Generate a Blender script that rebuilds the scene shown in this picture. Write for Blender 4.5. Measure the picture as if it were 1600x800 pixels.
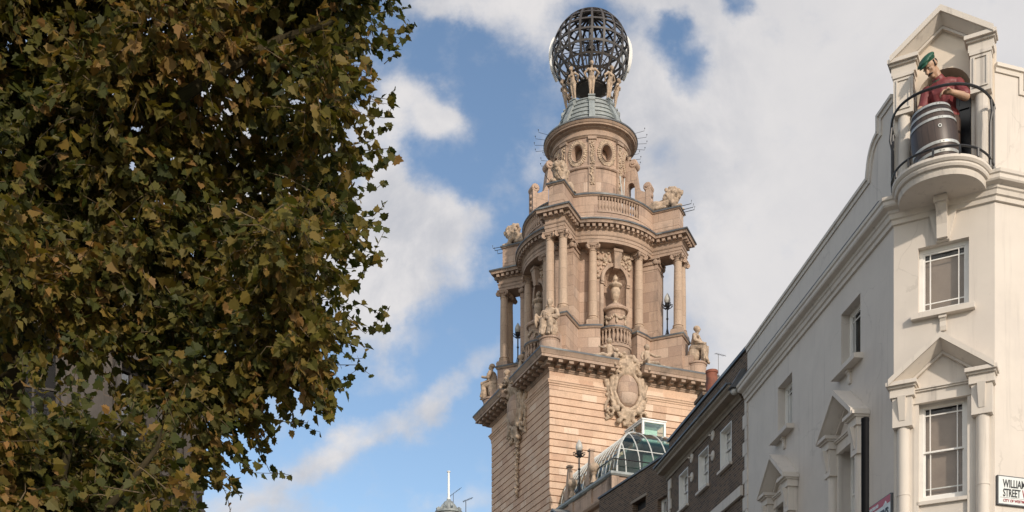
import bpy, bmesh, math, random
import numpy as np
from mathutils import Vector, Matrix, Euler
R = math.radians
pi = math.pi
rnd = random.Random(11)
scene = bpy.context.scene
for o in list(bpy.data.objects):
    bpy.data.objects.remove(o)

# ------------------------------------------------------------------ camera
F = 1849.0                       # focal length in pixels of the 1600 px wide picture
HY = 1338.0                      # horizon row
cam_d = bpy.data.cameras.new('camera')
cam = bpy.data.objects.new('camera', cam_d)
scene.collection.objects.link(cam)
cam_d.sensor_width = 36.0
cam_d.lens = 36.0 * F / 1600.0
cam_d.shift_y = (HY - 400.0) / 1600.0
cam_d.clip_start = 0.1
cam_d.clip_end = 4000
cam.location = (0, 0, 0)
cam.rotation_euler = (R(90), 0, 0)
scene.camera = cam

# ------------------------------------------------------------------ light
SUN_AZ = 156.0                   # compass azimuth with +Y as north
SUN_EL = 21.5
SKY_STRENGTH = 0.128
scene.view_settings.view_transform = 'Standard'
scene.view_settings.look = 'None'
scene.view_settings.exposure = 0.30
scene.view_settings.gamma = 1.0
scene.view_settings.use_curve_mapping = False

sun_d = bpy.data.lights.new('sun', 'SUN')
sun_d.energy = 2.6
sun_d.angle = R(1.4)
sun_d.color = (1.0, 0.88, 0.74)
sun = bpy.data.objects.new('sun', sun_d)
scene.collection.objects.link(sun)
sdir = Vector((math.sin(R(SUN_AZ)) * math.cos(R(SUN_EL)), math.cos(R(SUN_AZ)) * math.cos(R(SUN_EL)), math.sin(R(SUN_EL))))
sun.rotation_euler = sdir.to_track_quat('Z', 'Y').to_euler()
sun.location = sdir * 60


class NT:
    """small helper round a node tree"""
    def __init__(s, nt):
        s.nt = nt
    def n(s, t, **kw):
        nd = s.nt.nodes.new(t)
        for k, v in kw.items():
            setattr(nd, k, v)
        return nd
    def put(s, sock, v):
        if isinstance(v, bpy.types.NodeSocket):
            s.nt.links.new(v, sock)
        elif v is not None:
            if sock.type == 'RGBA' and not hasattr(v, '__len__'):
                v = (v, v, v, 1)
            elif sock.type == 'RGBA' and len(v) == 3:
                v = (*v, 1)
            sock.default_value = v
    def math(s, op, a, b=None, c=None, clamp=False):
        nd = s.n('ShaderNodeMath', operation=op, use_clamp=clamp)
        s.put(nd.inputs[0], a)
        if b is not None: s.put(nd.inputs[1], b)
        if c is not None: s.put(nd.inputs[2], c)
        return nd.outputs[0]
    def mix(s, fac, a, b, mode='MIX'):
        nd = s.n('ShaderNodeMix', data_type='RGBA', blend_type=mode)
        s.put(nd.inputs[0], fac); s.put(nd.inputs[6], a); s.put(nd.inputs[7], b)
        return nd.outputs[2]
    def noise(s, vec, scale, detail=4, rough=0.55, dist=0.0):
        nd = s.n('ShaderNodeTexNoise')
        if vec is not None: s.put(nd.inputs['Vector'], vec)
        nd.inputs['Scale'].default_value = scale
        nd.inputs['Detail'].default_value = detail
        nd.inputs['Roughness'].default_value = rough
        nd.inputs['Distortion'].default_value = dist
        return nd.outputs['Fac']
    def maprange(s, v, a, b, c, d, smooth=True):
        nd = s.n('ShaderNodeMapRange', interpolation_type='SMOOTHSTEP' if smooth else 'LINEAR')
        s.put(nd.inputs[0], v)
        for i, q in zip((1, 2, 3, 4), (a, b, c, d)):
            nd.inputs[i].default_value = q
        return nd.outputs[0]
    def sep(s, v):
        nd = s.n('ShaderNodeSeparateXYZ'); s.put(nd.inputs[0], v); return nd.outputs
    def comb(s, x, y, z):
        nd = s.n('ShaderNodeCombineXYZ')
        for i, q in enumerate((x, y, z)): s.put(nd.inputs[i], q)
        return nd.outputs[0]
    def vmul(s, v, m):
        nd = s.n('ShaderNodeVectorMath', operation='MULTIPLY'); s.put(nd.inputs[0], v); nd.inputs[1].default_value = m
        return nd.outputs[0]
    def ramp(s, fac, stops):
        nd = s.n('ShaderNodeValToRGB')
        cr = nd.color_ramp
        while len(cr.elements) < len(stops): cr.elements.new(0.5)
        for e, (p, c) in zip(cr.elements, stops):
            e.position = p; e.color = (*c, 1)
        s.put(nd.inputs[0], fac)
        return nd.outputs[0]


# ------------------------------------------------------------------ sky with clouds (world directions)
world = bpy.data.worlds.new('World')
scene.world = world
world.use_nodes = True
wt = world.node_tree
wt.nodes.clear()
W = NT(wt)
sky = W.n('ShaderNodeTexSky', sky_type='NISHITA')
sky.sun_disc = False
sky.sun_elevation = R(SUN_EL)
sky.sun_rotation = R(SUN_AZ)
sky.altitude = 20
sky.air_density = 1.0
sky.dust_density = 0.6
sky.ozone_density = 1.3
tc = W.n('ShaderNodeTexCoord')
d = tc.outputs['Generated']
dx, dy, dz = W.sep(d)
dyc = W.math('MAXIMUM', dy, 0.06)
U = W.math('DIVIDE', dx, dyc)
V = W.math('DIVIDE', dz, dyc)
UV = W.comb(U, V, 0.0)
def PX(x, y): return ((x - 800) / F, (HY - y) / F, 0)
# ragged edges: warp the lookup with noise
wn = W.n('ShaderNodeTexNoise'); wn.inputs['Scale'].default_value = 9.0; wn.inputs['Detail'].default_value = 6; wn.inputs['Roughness'].default_value = 0.6
W.put(wn.inputs['Vector'], UV)
vm = W.n('ShaderNodeVectorMath', operation='MULTIPLY_ADD')
W.put(vm.inputs[0], wn.outputs['Color']); vm.inputs[1].default_value = (0.075, 0.075, 0); vm.inputs[2].default_value = (-0.0375, -0.0375, 0)
va = W.n('ShaderNodeVectorMath', operation='ADD'); W.put(va.inputs[0], UV); W.put(va.inputs[1], vm.outputs[0])
WUV = va.outputs[0]
def blobn(x, y, rx, ry, wgt, ang=0.0):
    mp = W.n('ShaderNodeMapping', vector_type='TEXTURE')
    mp.inputs['Location'].default_value = PX(x, y)
    mp.inputs['Rotation'].default_value = (0, 0, R(ang))
    mp.inputs['Scale'].default_value = (rx / F, ry / F, 1)
    W.put(mp.inputs['Vector'], WUV)
    ln = W.n('ShaderNodeVectorMath', operation='LENGTH'); W.put(ln.inputs[0], mp.outputs[0])
    return W.maprange(ln.outputs['Value'], 0.15, 1.45, wgt, 0.0)
CL = [  # cumulus left of the tower
    (640, 165, 60, 52, 1.0, 0), (688, 190, 34, 34, .75, 0), (608, 115, 55, 45, .55, 0), (598, 235, 45, 70, .75, 0),
    (640, 345, 80, 55, 1.05, 0), (718, 362, 60, 48, 1.05, 0), (612, 305, 50, 50, .8, 0), (655, 430, 80, 60, .75, 0), (600, 475, 70, 80, .7, 0), (555, 400, 100, 130, .8, 0), (735, 420, 40, 40, .35, 0),
    (430, 300, 150, 260, .75, 0), (200, 150, 320, 260, .7, 0),
    (760, -5, 150, 42, .85, 0), (845, 50, 75, 50, .75, -20), (960, -5, 150, 28, .6, 0), (905, 120, 60, 60, .4, 0), (690, 10, 60, 26, .5, 0),
    (850, 240, 75, 55, .42, 20), (990, 170, 80, 80, .6, 0), (1010, 260, 60, 120, .4, 0),
    (590, 668, 235, 27, .62, 27), (700, 605, 120, 26, .28, 27), (370, 800, 150, 70, .7, 0), (705, 788, 70, 40, .5, 0), (470, 720, 110, 40, .35, 20), (610, 560, 80, 40, .25, 20)]
tot = None
for c in CL:
    b = blobn(*c)
    tot = b if tot is None else W.math('ADD', tot, b)
wu = W.sep(WUV)[0]
wv = W.sep(WUV)[1]
# overcast sheet to the right of the tower
edge = W.math('ADD', wu, W.math('MULTIPLY', wv, -0.12))
sheet = W.maprange(edge, (930 - 800) / F - 0.083 - 0.02, (1060 - 800) / F - 0.083 + 0.03, 0.0, 1.25)
tot = W.math('ADD', tot, sheet)
for h in [(1050, 70, 40, 52, -.62, 20), (1072, 125, 32, 46, -.5, -15), (1045, 25, 30, 30, -.3, 0), (1152, -5, 36, 36, -1.1, 0), (1025, 60, 30, 50, -0.35, 0), (985, 80, 60, 80, .3, 0), (1045, 250, 30, 60, -.45, 20), (1040, 420, 60, 200, -.25, 0), (1110, 540, 60, 90, -0.3, 0), (960, 620, 130, 160, -.3, 0)]:
    tot = W.math('ADD', tot, blobn(*h))
fb = W.noise(UV, 22, 7, 0.62)
fb2 = W.noise(UV, 7, 5, 0.6)
tot = W.math('ADD', tot, W.maprange(fb, 0.3, 0.7, -0.25, 0.25))
tot = W.math('ADD', tot, W.maprange(fb2, 0.3, 0.7, -0.14, 0.16))
# away from the picture a loose cover of unseen cloud, brightened below as added fill
gen = W.noise(d, 2.6, 6, 0.55)
front = W.maprange(dy, 0.35, 0.6, 0.0, 1.0)
back_cover = W.maprange(gen, 0.42, 0.64, 0.0, 0.92)
cov = W.maprange(tot, 0.0, 1.2, 0.0, 1.0)
covm = W.n('ShaderNodeMix', data_type='FLOAT'); W.put(covm.inputs[0], front); W.put(covm.inputs[2], back_cover); W.put(covm.inputs[3], cov)
cover = covm.outputs[0]
shade = W.noise(UV, 6.5, 8, 0.62, 0.4)
thick = W.maprange(tot, 0.55, 1.5, 0.0, 1.0)
CS = 1.0 / SKY_STRENGTH
def cc(r, g, b): return (r * CS, g * CS, b * CS)
cloud_c = W.mix(W.maprange(shade, 0.36, 0.66, 0.0, 1.0), cc(.455, .46, .49), cc(.67, .645, .635))
cloud_c = W.mix(W.math('MULTIPLY', W.maprange(wu, .12, .24, 0.0, .78), front), cloud_c, cc(.625, .605, .60))
bright_back = W.maprange(dy, -0.15, 0.3, 2.55, 1.0)  # unseen clouds behind the camera made brighter and warmer to lift the ambient light
cloud_c = W.mix(1.0, cloud_c, W.comb(bright_back, W.math('MULTIPLY', bright_back, W.maprange(dy, -.1, .3, .965, 1.0)), W.math('MULTIPLY', bright_back, W.maprange(dy, -.1, .3, .87, 1.0))), 'MULTIPLY')
skyc = W.mix(W.maprange(V, 0.30, 0.62, 1.0, 0.0), sky.outputs[0], cc(.30, .49, .70))
skyc2 = W.mix(0.55, sky.outputs[0], skyc)
res = W.mix(W.math('MULTIPLY', cover, 0.95), sky.outputs[0], cloud_c)
bg = W.n('ShaderNodeBackground'); W.put(bg.inputs[0], res); bg.inputs[1].default_value = SKY_STRENGTH
out = W.n('ShaderNodeOutputWorld'); wt.links.new(bg.outputs[0], out.inputs[0])

# ------------------------------------------------------------------ helpers
COL = scene.collection
GZ = -1.6                         # ground level, the camera's eye is at 0


class MB:
    """collects shapes and links them as one mesh object"""
    def __init__(s, M=None):
        s.v = []; s.f = []; s.M = M
    def add(s, vs, fs, M=None):
        b = len(s.v)
        m = M
        if s.M is not None:
            m = s.M if m is None else s.M @ m
        if m is not None:
            vs = [tuple(m @ Vector(p)) for p in vs]
        s.v.extend([tuple(p) for p in vs]); s.f.extend([tuple(b + i for i in f) for f in fs])
        return s
    def box(s, x0, x1, y0, y1, z0, z1, M=None):
        return s.add([(x0, y0, z0), (x1, y0, z0), (x1, y1, z0), (x0, y1, z0), (x0, y0, z1), (x1, y0, z1), (x1, y1, z1), (x0, y1, z1)],
                     [(0, 3, 2, 1), (4, 5, 6, 7), (0, 1, 5, 4), (1, 2, 6, 5), (2, 3, 7, 6), (3, 0, 4, 7)], M)
    def loft(s, rings, closed=True, cap0=False, cap1=False, M=None):
        n = len(rings[0]); vs = []; fs = []
        for r in rings: vs.extend(r)
        m = n if closed else n - 1
        for i in range(len(rings) - 1):
            for j in range(m):
                a = i * n + j; b = i * n + (j + 1) % n
                fs.append((a, b, b + n, a + n))
        if cap0: fs.append(tuple(reversed(range(n))))
        if cap1: fs.append(tuple(range((len(rings) - 1) * n, len(rings) * n)))
        return s.add(vs, fs, M)
    def lathe(s, prof, n=16, c=(0, 0, 0), M=None, a0=0.0, sx=1.0, sy=1.0):
        rings = []
        for r, z in prof:
            rings.append([(c[0] + sx * r * math.cos(a0 + 2 * pi * k / n), c[1] + sy * r * math.sin(a0 + 2 * pi * k / n), c[2] + z) for k in range(n)])
        shut = prof[0] == prof[-1]
        return s.loft(rings, True, prof[0][0] > 1e-4 and not shut, prof[-1][0] > 1e-4 and not shut, M)
    def prism(s, poly, z0, z1, M=None):
        return s.loft([[(x, y, z0) for x, y in poly], [(x, y, z1) for x, y in poly]], True, True, True, M)
    def tube(s, path, r, n=6, r1=None, M=None, cap=True):
        P = [Vector(p) for p in path]; rings = []
        up = Vector((0, 0, 1))
        for i, p in enumerate(P):
            t = (P[min(i + 1, len(P) - 1)] - P[max(i - 1, 0)])
            if t.length < 1e-9: t = Vector((0, 0, 1))
            t.normalize()
            a = t.cross(up if abs(t.z) < 0.95 else Vector((1, 0, 0))).normalized(); b = t.cross(a)
            rr = r if r1 is None else r + (r1 - r) * i / max(1, len(P) - 1)
            if isinstance(r, (list, tuple)): rr = r[i]
            rings.append([tuple(p + a * (rr * math.cos(2 * pi * k / n)) + b * (rr * math.sin(2 * pi * k / n))) for k in range(n)])
        return s.loft(rings, True, cap, cap, M)
    def ell(s, c, rad, n=12, m=8, M=None, rot=None):
        vs = []; fs = []
        E = Euler(rot).to_matrix() if rot else None
        def pt(x, y, z):
            p = Vector((x * rad[0], y * rad[1], z * rad[2]))
            if E: p = E @ p
            return tuple(p + Vector(c))
        vs.append(pt(0, 0, -1))
        for i in range(1, m):
            t = -pi / 2 + pi * i / m
            for k in range(n):
                vs.append(pt(math.cos(t) * math.cos(2 * pi * k / n), math.cos(t) * math.sin(2 * pi * k / n), math.sin(t)))
        vs.append(pt(0, 0, 1))
        for k in range(n): fs.append((0, 1 + (k + 1) % n, 1 + k))
        for i in range(m - 2):
            for k in range(n):
                a = 1 + i * n + k; b = 1 + i * n + (k + 1) % n
                fs.append((a, b, b + n, a + n))
        L = len(vs) - 1
        for k in range(n): fs.append((L, 1 + (m - 2) * n + k, 1 + (m - 2) * n + (k + 1) % n))
        return s.add(vs, fs, M)
    def sweep(s, path, prof, frame_up=True, closed_path=False, M=None):
        """closed profile of (outward offset, z) along a plan polyline, mitred; outward is to the right of travel"""
        P = [Vector((p[0], p[1])) for p in path]; n = len(P); rings = []
        for i in range(n):
            def nrm(a, b):
                t = (b - a).normalized(); return Vector((t.y, -t.x))
            if closed_path:
                n1 = nrm(P[i - 1], P[i]); n2 = nrm(P[i], P[(i + 1) % n])
            else:
                n1 = nrm(P[max(i - 1, 0)], P[max(i, 1)]); n2 = nrm(P[min(i, n - 2)], P[min(i + 1, n - 1)])
            mt = (n1 + n2) / (1 + n1.dot(n2))
            rings.append([(P[i].x + mt.x * o, P[i].y + mt.y * o, z) for o, z in prof])
        if closed_path:
            rings.append(rings[0]); return s.loft(rings, True, False, False, M)
        return s.loft(rings, True, True, True, M)
    def build(s, name, mat, parent=None, smooth=False, loc=None, angle=35):
        me = bpy.data.meshes.new(name)
        me.from_pydata(s.v, [], s.f)
        bm = bmesh.new(); bm.from_mesh(me)
        bmesh.ops.recalc_face_normals(bm, faces=bm.faces)
        bm.to_mesh(me); bm.free()
        me.materials.append(mat)
        if smooth:
            me.shade_smooth()
            me.set_sharp_from_angle(angle=R(angle))
        return link(name, me, parent, loc)


def link(name, me, parent=None, loc=None):
    o = bpy.data.objects.new(name, me)
    COL.objects.link(o)
    if parent is not None:
        o.parent = parent
        if loc is None and parent.type == 'EMPTY' and parent.get('zoff') is not None:
            loc = (0, 0, ZOFF[parent.name])
    if loc is not None: o.location = loc
    return o

ZOFF = {}
def thing(name, label, cat, loc, rotz=0.0, group=None, raised=False):
    o = bpy.data.objects.new(name, None)
    COL.objects.link(o)
    o.empty_display_size = 0.3
    o.location = loc; o.rotation_euler = (0, 0, rotz)
    tag(o, label, cat, group)
    if raised:
        o['zoff'] = 1; ZOFF[o.name] = -loc[2]
    return o
def tag(o, label=None, cat=None, group=None, kind=None):
    if label: o['label'] = label
    if cat: o['category'] = cat
    if group: o['group'] = group
    if kind: o['kind'] = kind
    return o
def dup(o, parent=None, loc=None, rotz=None):
    c = o.copy(); COL.objects.link(c)
    if parent is not None: c.parent = parent
    if loc is not None: c.location = loc
    if rotz is not None: c.rotation_euler = (0, 0, rotz)
    for ch in list(o.children): dup(ch, c)
    return c

def blob_mesh(name, parts, voxel, mat, smooth_it=2):
    """melts capsules and ellipsoids into one continuous skin"""
    m = MB()
    for p in parts:
        if p[0] == 'c':
            a, ra, b, rb = Vector(p[1]), p[2], Vector(p[3]), p[4]
            t = (b - a); L = max(t.length, 1e-5)
            q = t.to_track_quat('Z', 'Y').to_matrix().to_4x4()
            prof = [(1e-5, -ra)] + [(ra * math.cos(x), ra * math.sin(x)) for x in (-1.05, -.5, 0)] + [(rb * math.cos(x), L + rb * math.sin(x)) for x in (0, .5, 1.05)] + [(1e-5, L + rb)]
            m.lathe(prof, 10, M=Matrix.Translation(a) @ q)
        else:
            m.ell(p[1], p[2], 14, 10, rot=p[3] if len(p) > 3 else None)
    me = bpy.data.meshes.new(name + '_src')
    me.from_pydata(m.v, [], m.f)
    bm = bmesh.new(); bm.from_mesh(me); bmesh.ops.recalc_face_normals(bm, faces=bm.faces); bm.to_mesh(me); bm.free()
    o = bpy.data.objects.new('tmp_blob', me); COL.objects.link(o)
    r = o.modifiers.new('r', 'REMESH'); r.mode = 'VOXEL'; r.voxel_size = voxel; r.use_smooth_shade = True
    if smooth_it:
        sm = o.modifiers.new('s', 'SMOOTH'); sm.factor = 0.5; sm.iterations = smooth_it
    dg = bpy.context.evaluated_depsgraph_get()
    out = bpy.data.meshes.new_from_object(o.evaluated_get(dg))
    out.name = name
    bpy.data.objects.remove(o); bpy.data.meshes.remove(me)
    out.materials.clear(); out.materials.append(mat)
    out.shade_smooth()
    return out

def text_mesh(txt, size, sx=1.0, bold=0.0, extrude=0.004, align='LEFT'):
    cu = bpy.data.curves.new('lettering', 'FONT')
    cu.body = txt; cu.size = size; cu.extrude = extrude; cu.offset = bold; cu.align_x = align
    cu.resolution_u = 3
    o = bpy.data.objects.new('tmp_text', cu); COL.objects.link(o)
    dg = bpy.context.evaluated_depsgraph_get()
    me = bpy.data.meshes.new_from_object(o.evaluated_get(dg))
    bpy.data.objects.remove(o); bpy.data.curves.remove(cu)
    for v in me.vertices: v.co.x *= sx
    return me

# ------------------------------------------------------------------ materials
def newmat(name):
    m = bpy.data.materials.new(name); m.use_nodes = True
    nt = m.node_tree; nt.nodes.clear()
    t = NT(nt)
    p = t.n('ShaderNodeBsdfPrincipled'); o = t.n('ShaderNodeOutputMaterial')
    nt.links.new(p.outputs[0], o.inputs[0])
    return m, t, p
def bump(t, p, h, strength=0.4, dist=0.02):
    b = t.n('ShaderNodeBump'); b.inputs['Strength'].default_value = strength; b.inputs['Distance'].default_value = dist
    t.put(b.inputs['Height'], h); t.put(p.inputs['Normal'], b.outputs[0])

def stone_mat(name, c0, c1, c2, course=0.418, length=0.95, zo=27.2, joints=0.0, dirt=0.5, block=1.0, rough=0.85):
    m, t, p = newmat(name)
    tcn = t.n('ShaderNodeTexCoord'); ob = tcn.outputs['Object']; nx, ny, nz = t.sep(tcn.outputs['Normal'])
    x, y, z = t.sep(ob)
    pick = t.math('GREATER_THAN', t.math('ABSOLUTE', nx), t.math('ABSOLUTE', ny))
    mx = t.n('ShaderNodeMix', data_type='FLOAT'); t.put(mx.inputs[0], pick); t.put(mx.inputs[2], x); t.put(mx.inputs[3], y)
    al = mx.outputs[0]
    zi = t.math('DIVIDE', t.math('SUBTRACT', z, zo), course)
    row = t.math('FLOOR', zi)
    off = t.math('MULTIPLY', t.math('FRACT', t.math('MULTIPLY', row, 0.37)), 1.7)
    ui = t.math('ADD', t.math('DIVIDE', al, length), off)
    wn_ = t.n('ShaderNodeTexWhiteNoise', noise_dimensions='2D')
    t.put(wn_.inputs['Vector'], t.comb(t.math('FLOOR', ui), row, 0))
    big = t.noise(ob, 0.45, 4, 0.6)
    base = t.ramp(wn_.outputs['Value'], [(0.0, c1), (0.45, c0), (0.8, c0), (1.0, c2)])
    base = t.mix(block, c0, base)
    fine = t.noise(ob, 14, 6, 0.65)
    base = t.mix(1.0, base, t.ramp(fine, [(0.25, (.80, .79, .78)), (0.75, (1.12, 1.11, 1.1))]), 'MULTIPLY')
    base = t.mix(t.maprange(big, 0.35, 0.7, 0.0, 0.55), base, t.mix(1.0, base, (.86, .90, .97), 'MULTIPLY'))
    streak = t.noise(t.vmul(ob, (2.3, 2.3, 0.22)), 1.0, 5, 0.7)
    patch = t.noise(ob, 1.1, 6, 0.7)
    base = t.mix(t.maprange(patch, 0.48, 0.70, 0.0, dirt * 0.85), base, (.17, .135, .11))
    base = t.mix(t.maprange(streak, 0.50, 0.76, 0.0, dirt), base, (.10, .072, .055))
    if joints > 0:
        fz = t.math('FRACT', zi); fu = t.math('FRACT', ui)
        jz = t.math('LESS_THAN', t.math('ABSOLUTE', t.math('SUBTRACT', fz, 0.5)), 0.5 - 0.012 / course)
        ju = t.math('LESS_THAN', t.math('ABSOLUTE', t.math('SUBTRACT', fu, 0.5)), 0.5 - 0.010 / length)
        jj = t.math('MULTIPLY', jz, ju)
        base = t.mix(t.math('MULTIPLY', t.math('SUBTRACT', 1.0, jj), joints), base, (.13, .09, .065))
    t.put(p.inputs['Base Color'], base)
    p.inputs['Roughness'].default_value = rough
    bump(t, p, fine, 0.35, 0.02)
    return m

def plain_mat(name, col, rough=0.6, var=0.25, scale=6.0, metal=0.0, bump_s=0.15, col2=None, spec=None, streak=0.0):
    m, t, p = newmat(name)
    tcn = t.n('ShaderNodeTexCoord'); ob = tcn.outputs['Object']
    nz_ = t.noise(ob, scale, 6, 0.6)
    lo = tuple(c * (1 - var) for c in col); hi = tuple(min(1, c * (1 + var)) for c in col)
    base = t.ramp(nz_, [(0.28, lo), (0.72, hi)])
    if col2 is not None:
        base = t.mix(t.maprange(t.noise(ob, scale * 0.3, 4, 0.6), 0.5, 0.68, 0.0, 0.8), base, col2)
    if streak > 0:
        st = t.noise(t.vmul(ob, (3.0, 3.0, 0.25)), 1.0, 5, 0.65)
        base = t.mix(t.maprange(st, 0.5, 0.8, 0.0, streak), base, tuple(c * 0.45 for c in col))
    t.put(p.inputs['Base Color'], base)
    p.inputs['Roughness'].default_value = rough
    p.inputs['Metallic'].default_value = metal
    if spec is not None: p.inputs['Specular IOR Level'].default_value = spec
    if bump_s: bump(t, p, nz_, bump_s, 0.01)
    return m

def glass_mat(name, tint=(.9, .95, .95), refl=1.0, ior=1.5, rough=0.02):
    m = bpy.data.materials.new(name); m.use_nodes = True
    nt = m.node_tree; nt.nodes.clear(); t = NT(nt)
    tr = t.n('ShaderNodeBsdfTransparent'); t.put(tr.inputs[0], tint)
    gl = t.n('ShaderNodeBsdfGlossy'); gl.inputs['Roughness'].default_value = rough
    tcn = t.n('ShaderNodeTexCoord')
    b = t.n('ShaderNodeBump'); b.inputs['Strength'].default_value = 0.25; b.inputs['Distance'].default_value = 0.03
    t.put(b.inputs['Height'], t.noise(tcn.outputs['Object'], 2.6, 2)); t.put(gl.inputs['Normal'], b.outputs[0])
    fr = t.n('ShaderNodeFresnel'); fr.inputs[0].default_value = ior
    mx = t.n('ShaderNodeMixShader'); t.put(mx.inputs[0], t.math('MULTIPLY', fr.outputs[0], refl, clamp=True))
    nt.links.new(tr.outputs[0], mx.inputs[1]); nt.links.new(gl.outputs[0], mx.inputs[2])
    o = t.n('ShaderNodeOutputMaterial'); nt.links.new(mx.outputs[0], o.inputs[0])
    return m

M_SHAFT = stone_mat('banded_terracotta', (.62, .43, .305), (.53, .345, .24), (.72, .55, .42), dirt=0.25, joints=0.0)
M_WALL = stone_mat('terracotta_wall', (.45, .32, .24), (.36, .25, .19), (.54, .405, .315), course=0.62, length=1.05, zo=0.0, joints=0.6, dirt=0.5, block=1.0)
M_COLUMN = stone_mat('terracotta_column', (.46, .34, .25), (.41, .295, .215), (.49, .37, .275), course=1.2, length=9.0, zo=0.05, joints=0.5, dirt=0.3, block=0.7)
M_TRIM = stone_mat('terracotta_trim', (.40, .288, .215), (.33, .235, .175), (.46, .34, .255), course=2.0, length=1.3, zo=0.0, joints=0.0, dirt=0.75, block=0.7)
M_CARVE = plain_mat('carved_stone', (.44, .335, .245), 0.9, 0.35, 7.0, bump_s=0.4, col2=(.20, .15, .11))
M_STATUE = plain_mat('statue_stone', (.40, .305, .225), 0.9, 0.35, 7.0, bump_s=0.4, col2=(.15, .115, .088))
M_LEAD = plain_mat('sheet_lead', (.075, .08, .088), 0.5, 0.25, 3.0, bump_s=0.1, col2=(.20, .22, .22))
M_LEADW = plain_mat('weathered_lead', (.25, .275, .275), 0.55, 0.25, 5.0, bump_s=0.1, col2=(.15, .165, .17))
M_IRON = plain_mat('black_iron', (.018, .018, .02), 0.45, 0.3, 8.0)
M_BRONZE = plain_mat('dark_globe_metal', (.060, .052, .048), 0.5, 0.3, 5.0)
M_WHITESIGN = plain_mat('white_sign_paint', (.72, .72, .70), 0.4, 0.08, 3.0)
def stucco_mat(name, col, streak, crack, scale=1.0):
    """old painted render: patch repairs, rain streaks, grime and hairline cracks"""
    m, t, p = newmat(name)
    tcn = t.n('ShaderNodeTexCoord'); ob = tcn.outputs['Object']
    base = t.ramp(t.noise(ob, 1.3, 6, .6), [(.28, tuple(c * .94 for c in col)), (.72, tuple(min(1, c * 1.04) for c in col))])
    base = t.mix(t.maprange(t.noise(ob, .55, 5, .7), .5, .68, 0, .32), base, (col[0] * .80, col[1] * .80, col[2] * .83))
    st = t.noise(t.vmul(ob, (5.5, 5.5, 0.30)), 1.0, 5, 0.65)
    base = t.mix(t.maprange(st, 0.54, 0.80, 0.0, streak), base, (col[0] * .42, col[1] * .41, col[2] * .42))
    sp = t.noise(ob, 9.0, 5, 0.7)
    base = t.mix(t.maprange(sp, 0.63, 0.78, 0.0, .30), base, (col[0] * .55, col[1] * .53, col[2] * .52))
    if crack > 0:
        wob = t.n('ShaderNodeTexNoise'); wob.inputs['Scale'].default_value = 3.0; wob.inputs['Detail'].default_value = 5; t.put(wob.inputs['Vector'], ob)
        mad = t.n('ShaderNodeVectorMath', operation='MULTIPLY_ADD'); t.put(mad.inputs[0], wob.outputs['Color']); mad.inputs[1].default_value = (.35, .35, .35); t.put(mad.inputs[2], ob)
        vo = t.n('ShaderNodeTexVoronoi', feature='DISTANCE_TO_EDGE'); vo.inputs['Scale'].default_value = .55; t.put(vo.inputs['Vector'], mad.outputs[0])
        ln = t.math('LESS_THAN', vo.outputs['Distance'], .006)
        ln = t.math('MULTIPLY', ln, t.maprange(t.noise(ob, .8, 3), .48, .6, 0, crack))
        base = t.mix(ln, base, (col[0] * .45, col[1] * .43, col[2] * .42))
    t.put(p.inputs['Base Color'], base); p.inputs['Roughness'].default_value = .72
    bump(t, p, t.math('ADD', t.noise(ob, 2.2, 4), t.math('MULTIPLY', sp, .25)), .12, .02)
    return m
M_STUCCO = stucco_mat('cream_stucco', (.595, .54, .48), .42, .22)
M_TRIMW = stucco_mat('cream_paint_trim', (.61, .555, .49), .70, 0)
M_WHITE = plain_mat('white_gloss_paint', (.74, .72, .68), 0.4, 0.06, 4.0, bump_s=0.03)
M_BLACKP = plain_mat('black_gloss_paint', (.012, .012, .014), 0.28, 0.2, 5.0, bump_s=0.05)
M_BLIND = plain_mat('window_blind', (.46, .36, .30), 0.8, 0.12, 2.0)
M_RIB = plain_mat('grey_white_rib_paint', (.50, .51, .49), .5, .15, 5.0, col2=(.34, .35, .34))
M_DARK = plain_mat('dark_interior', (.03, .028, .028), 0.8, 0.2, 2.0)
M_GLASS = glass_mat('window_glass', (.85, .87, .87))
M_VGLASS = glass_mat('green_tinted_glass', (.42, .60, .56), 1.3)
M_CREAMREV = plain_mat('cream_reveal_paint', (.66, .57, .465), 0.7, 0.06, 3.0)

# ------------------------------------------------------------------ ground
def sheet(name, x0, x1, y0, y1, z, mat, kind='structure'):
    o = MB().add([(x0, y0, z), (x1, y0, z), (x1, y1, z), (x0, y1, z)], [(0, 1, 2, 3)]).build(name, mat)
    tag(o, kind=kind); return o
M_ASPH = plain_mat('asphalt', (.05, .05, .052), 0.9, 0.3, 9.0)
M_PAVE = stone_mat('paving_slabs', (.26, .25, .235), (.22, .21, .2), (.3, .29, .27), joints=0.6)
sheet('ground', -900, 900, -900, 900, GZ - 0.13, plain_mat('city_ground', (.085, .08, .072), 0.95, 0.3, 0.2))
MB().add([(-6.5, -40, GZ - .12), (5.5, -40, GZ - .12), (-9.5, 90, GZ - .12), (-21, 90, GZ - .12)], [(0, 1, 2, 3)]).build('road', M_ASPH)['kind'] = 'structure'
MB().loft([[(5.5, -40, GZ - .14), (14, -40, GZ - .14), (8, 90, GZ - .14), (-9.5, 90, GZ - .14)], [(5.5, -40, GZ), (14, -40, GZ), (8, 90, GZ), (-9.5, 90, GZ)]], True, True, True).build('pavement', M_PAVE)['kind'] = 'structure'

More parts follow.
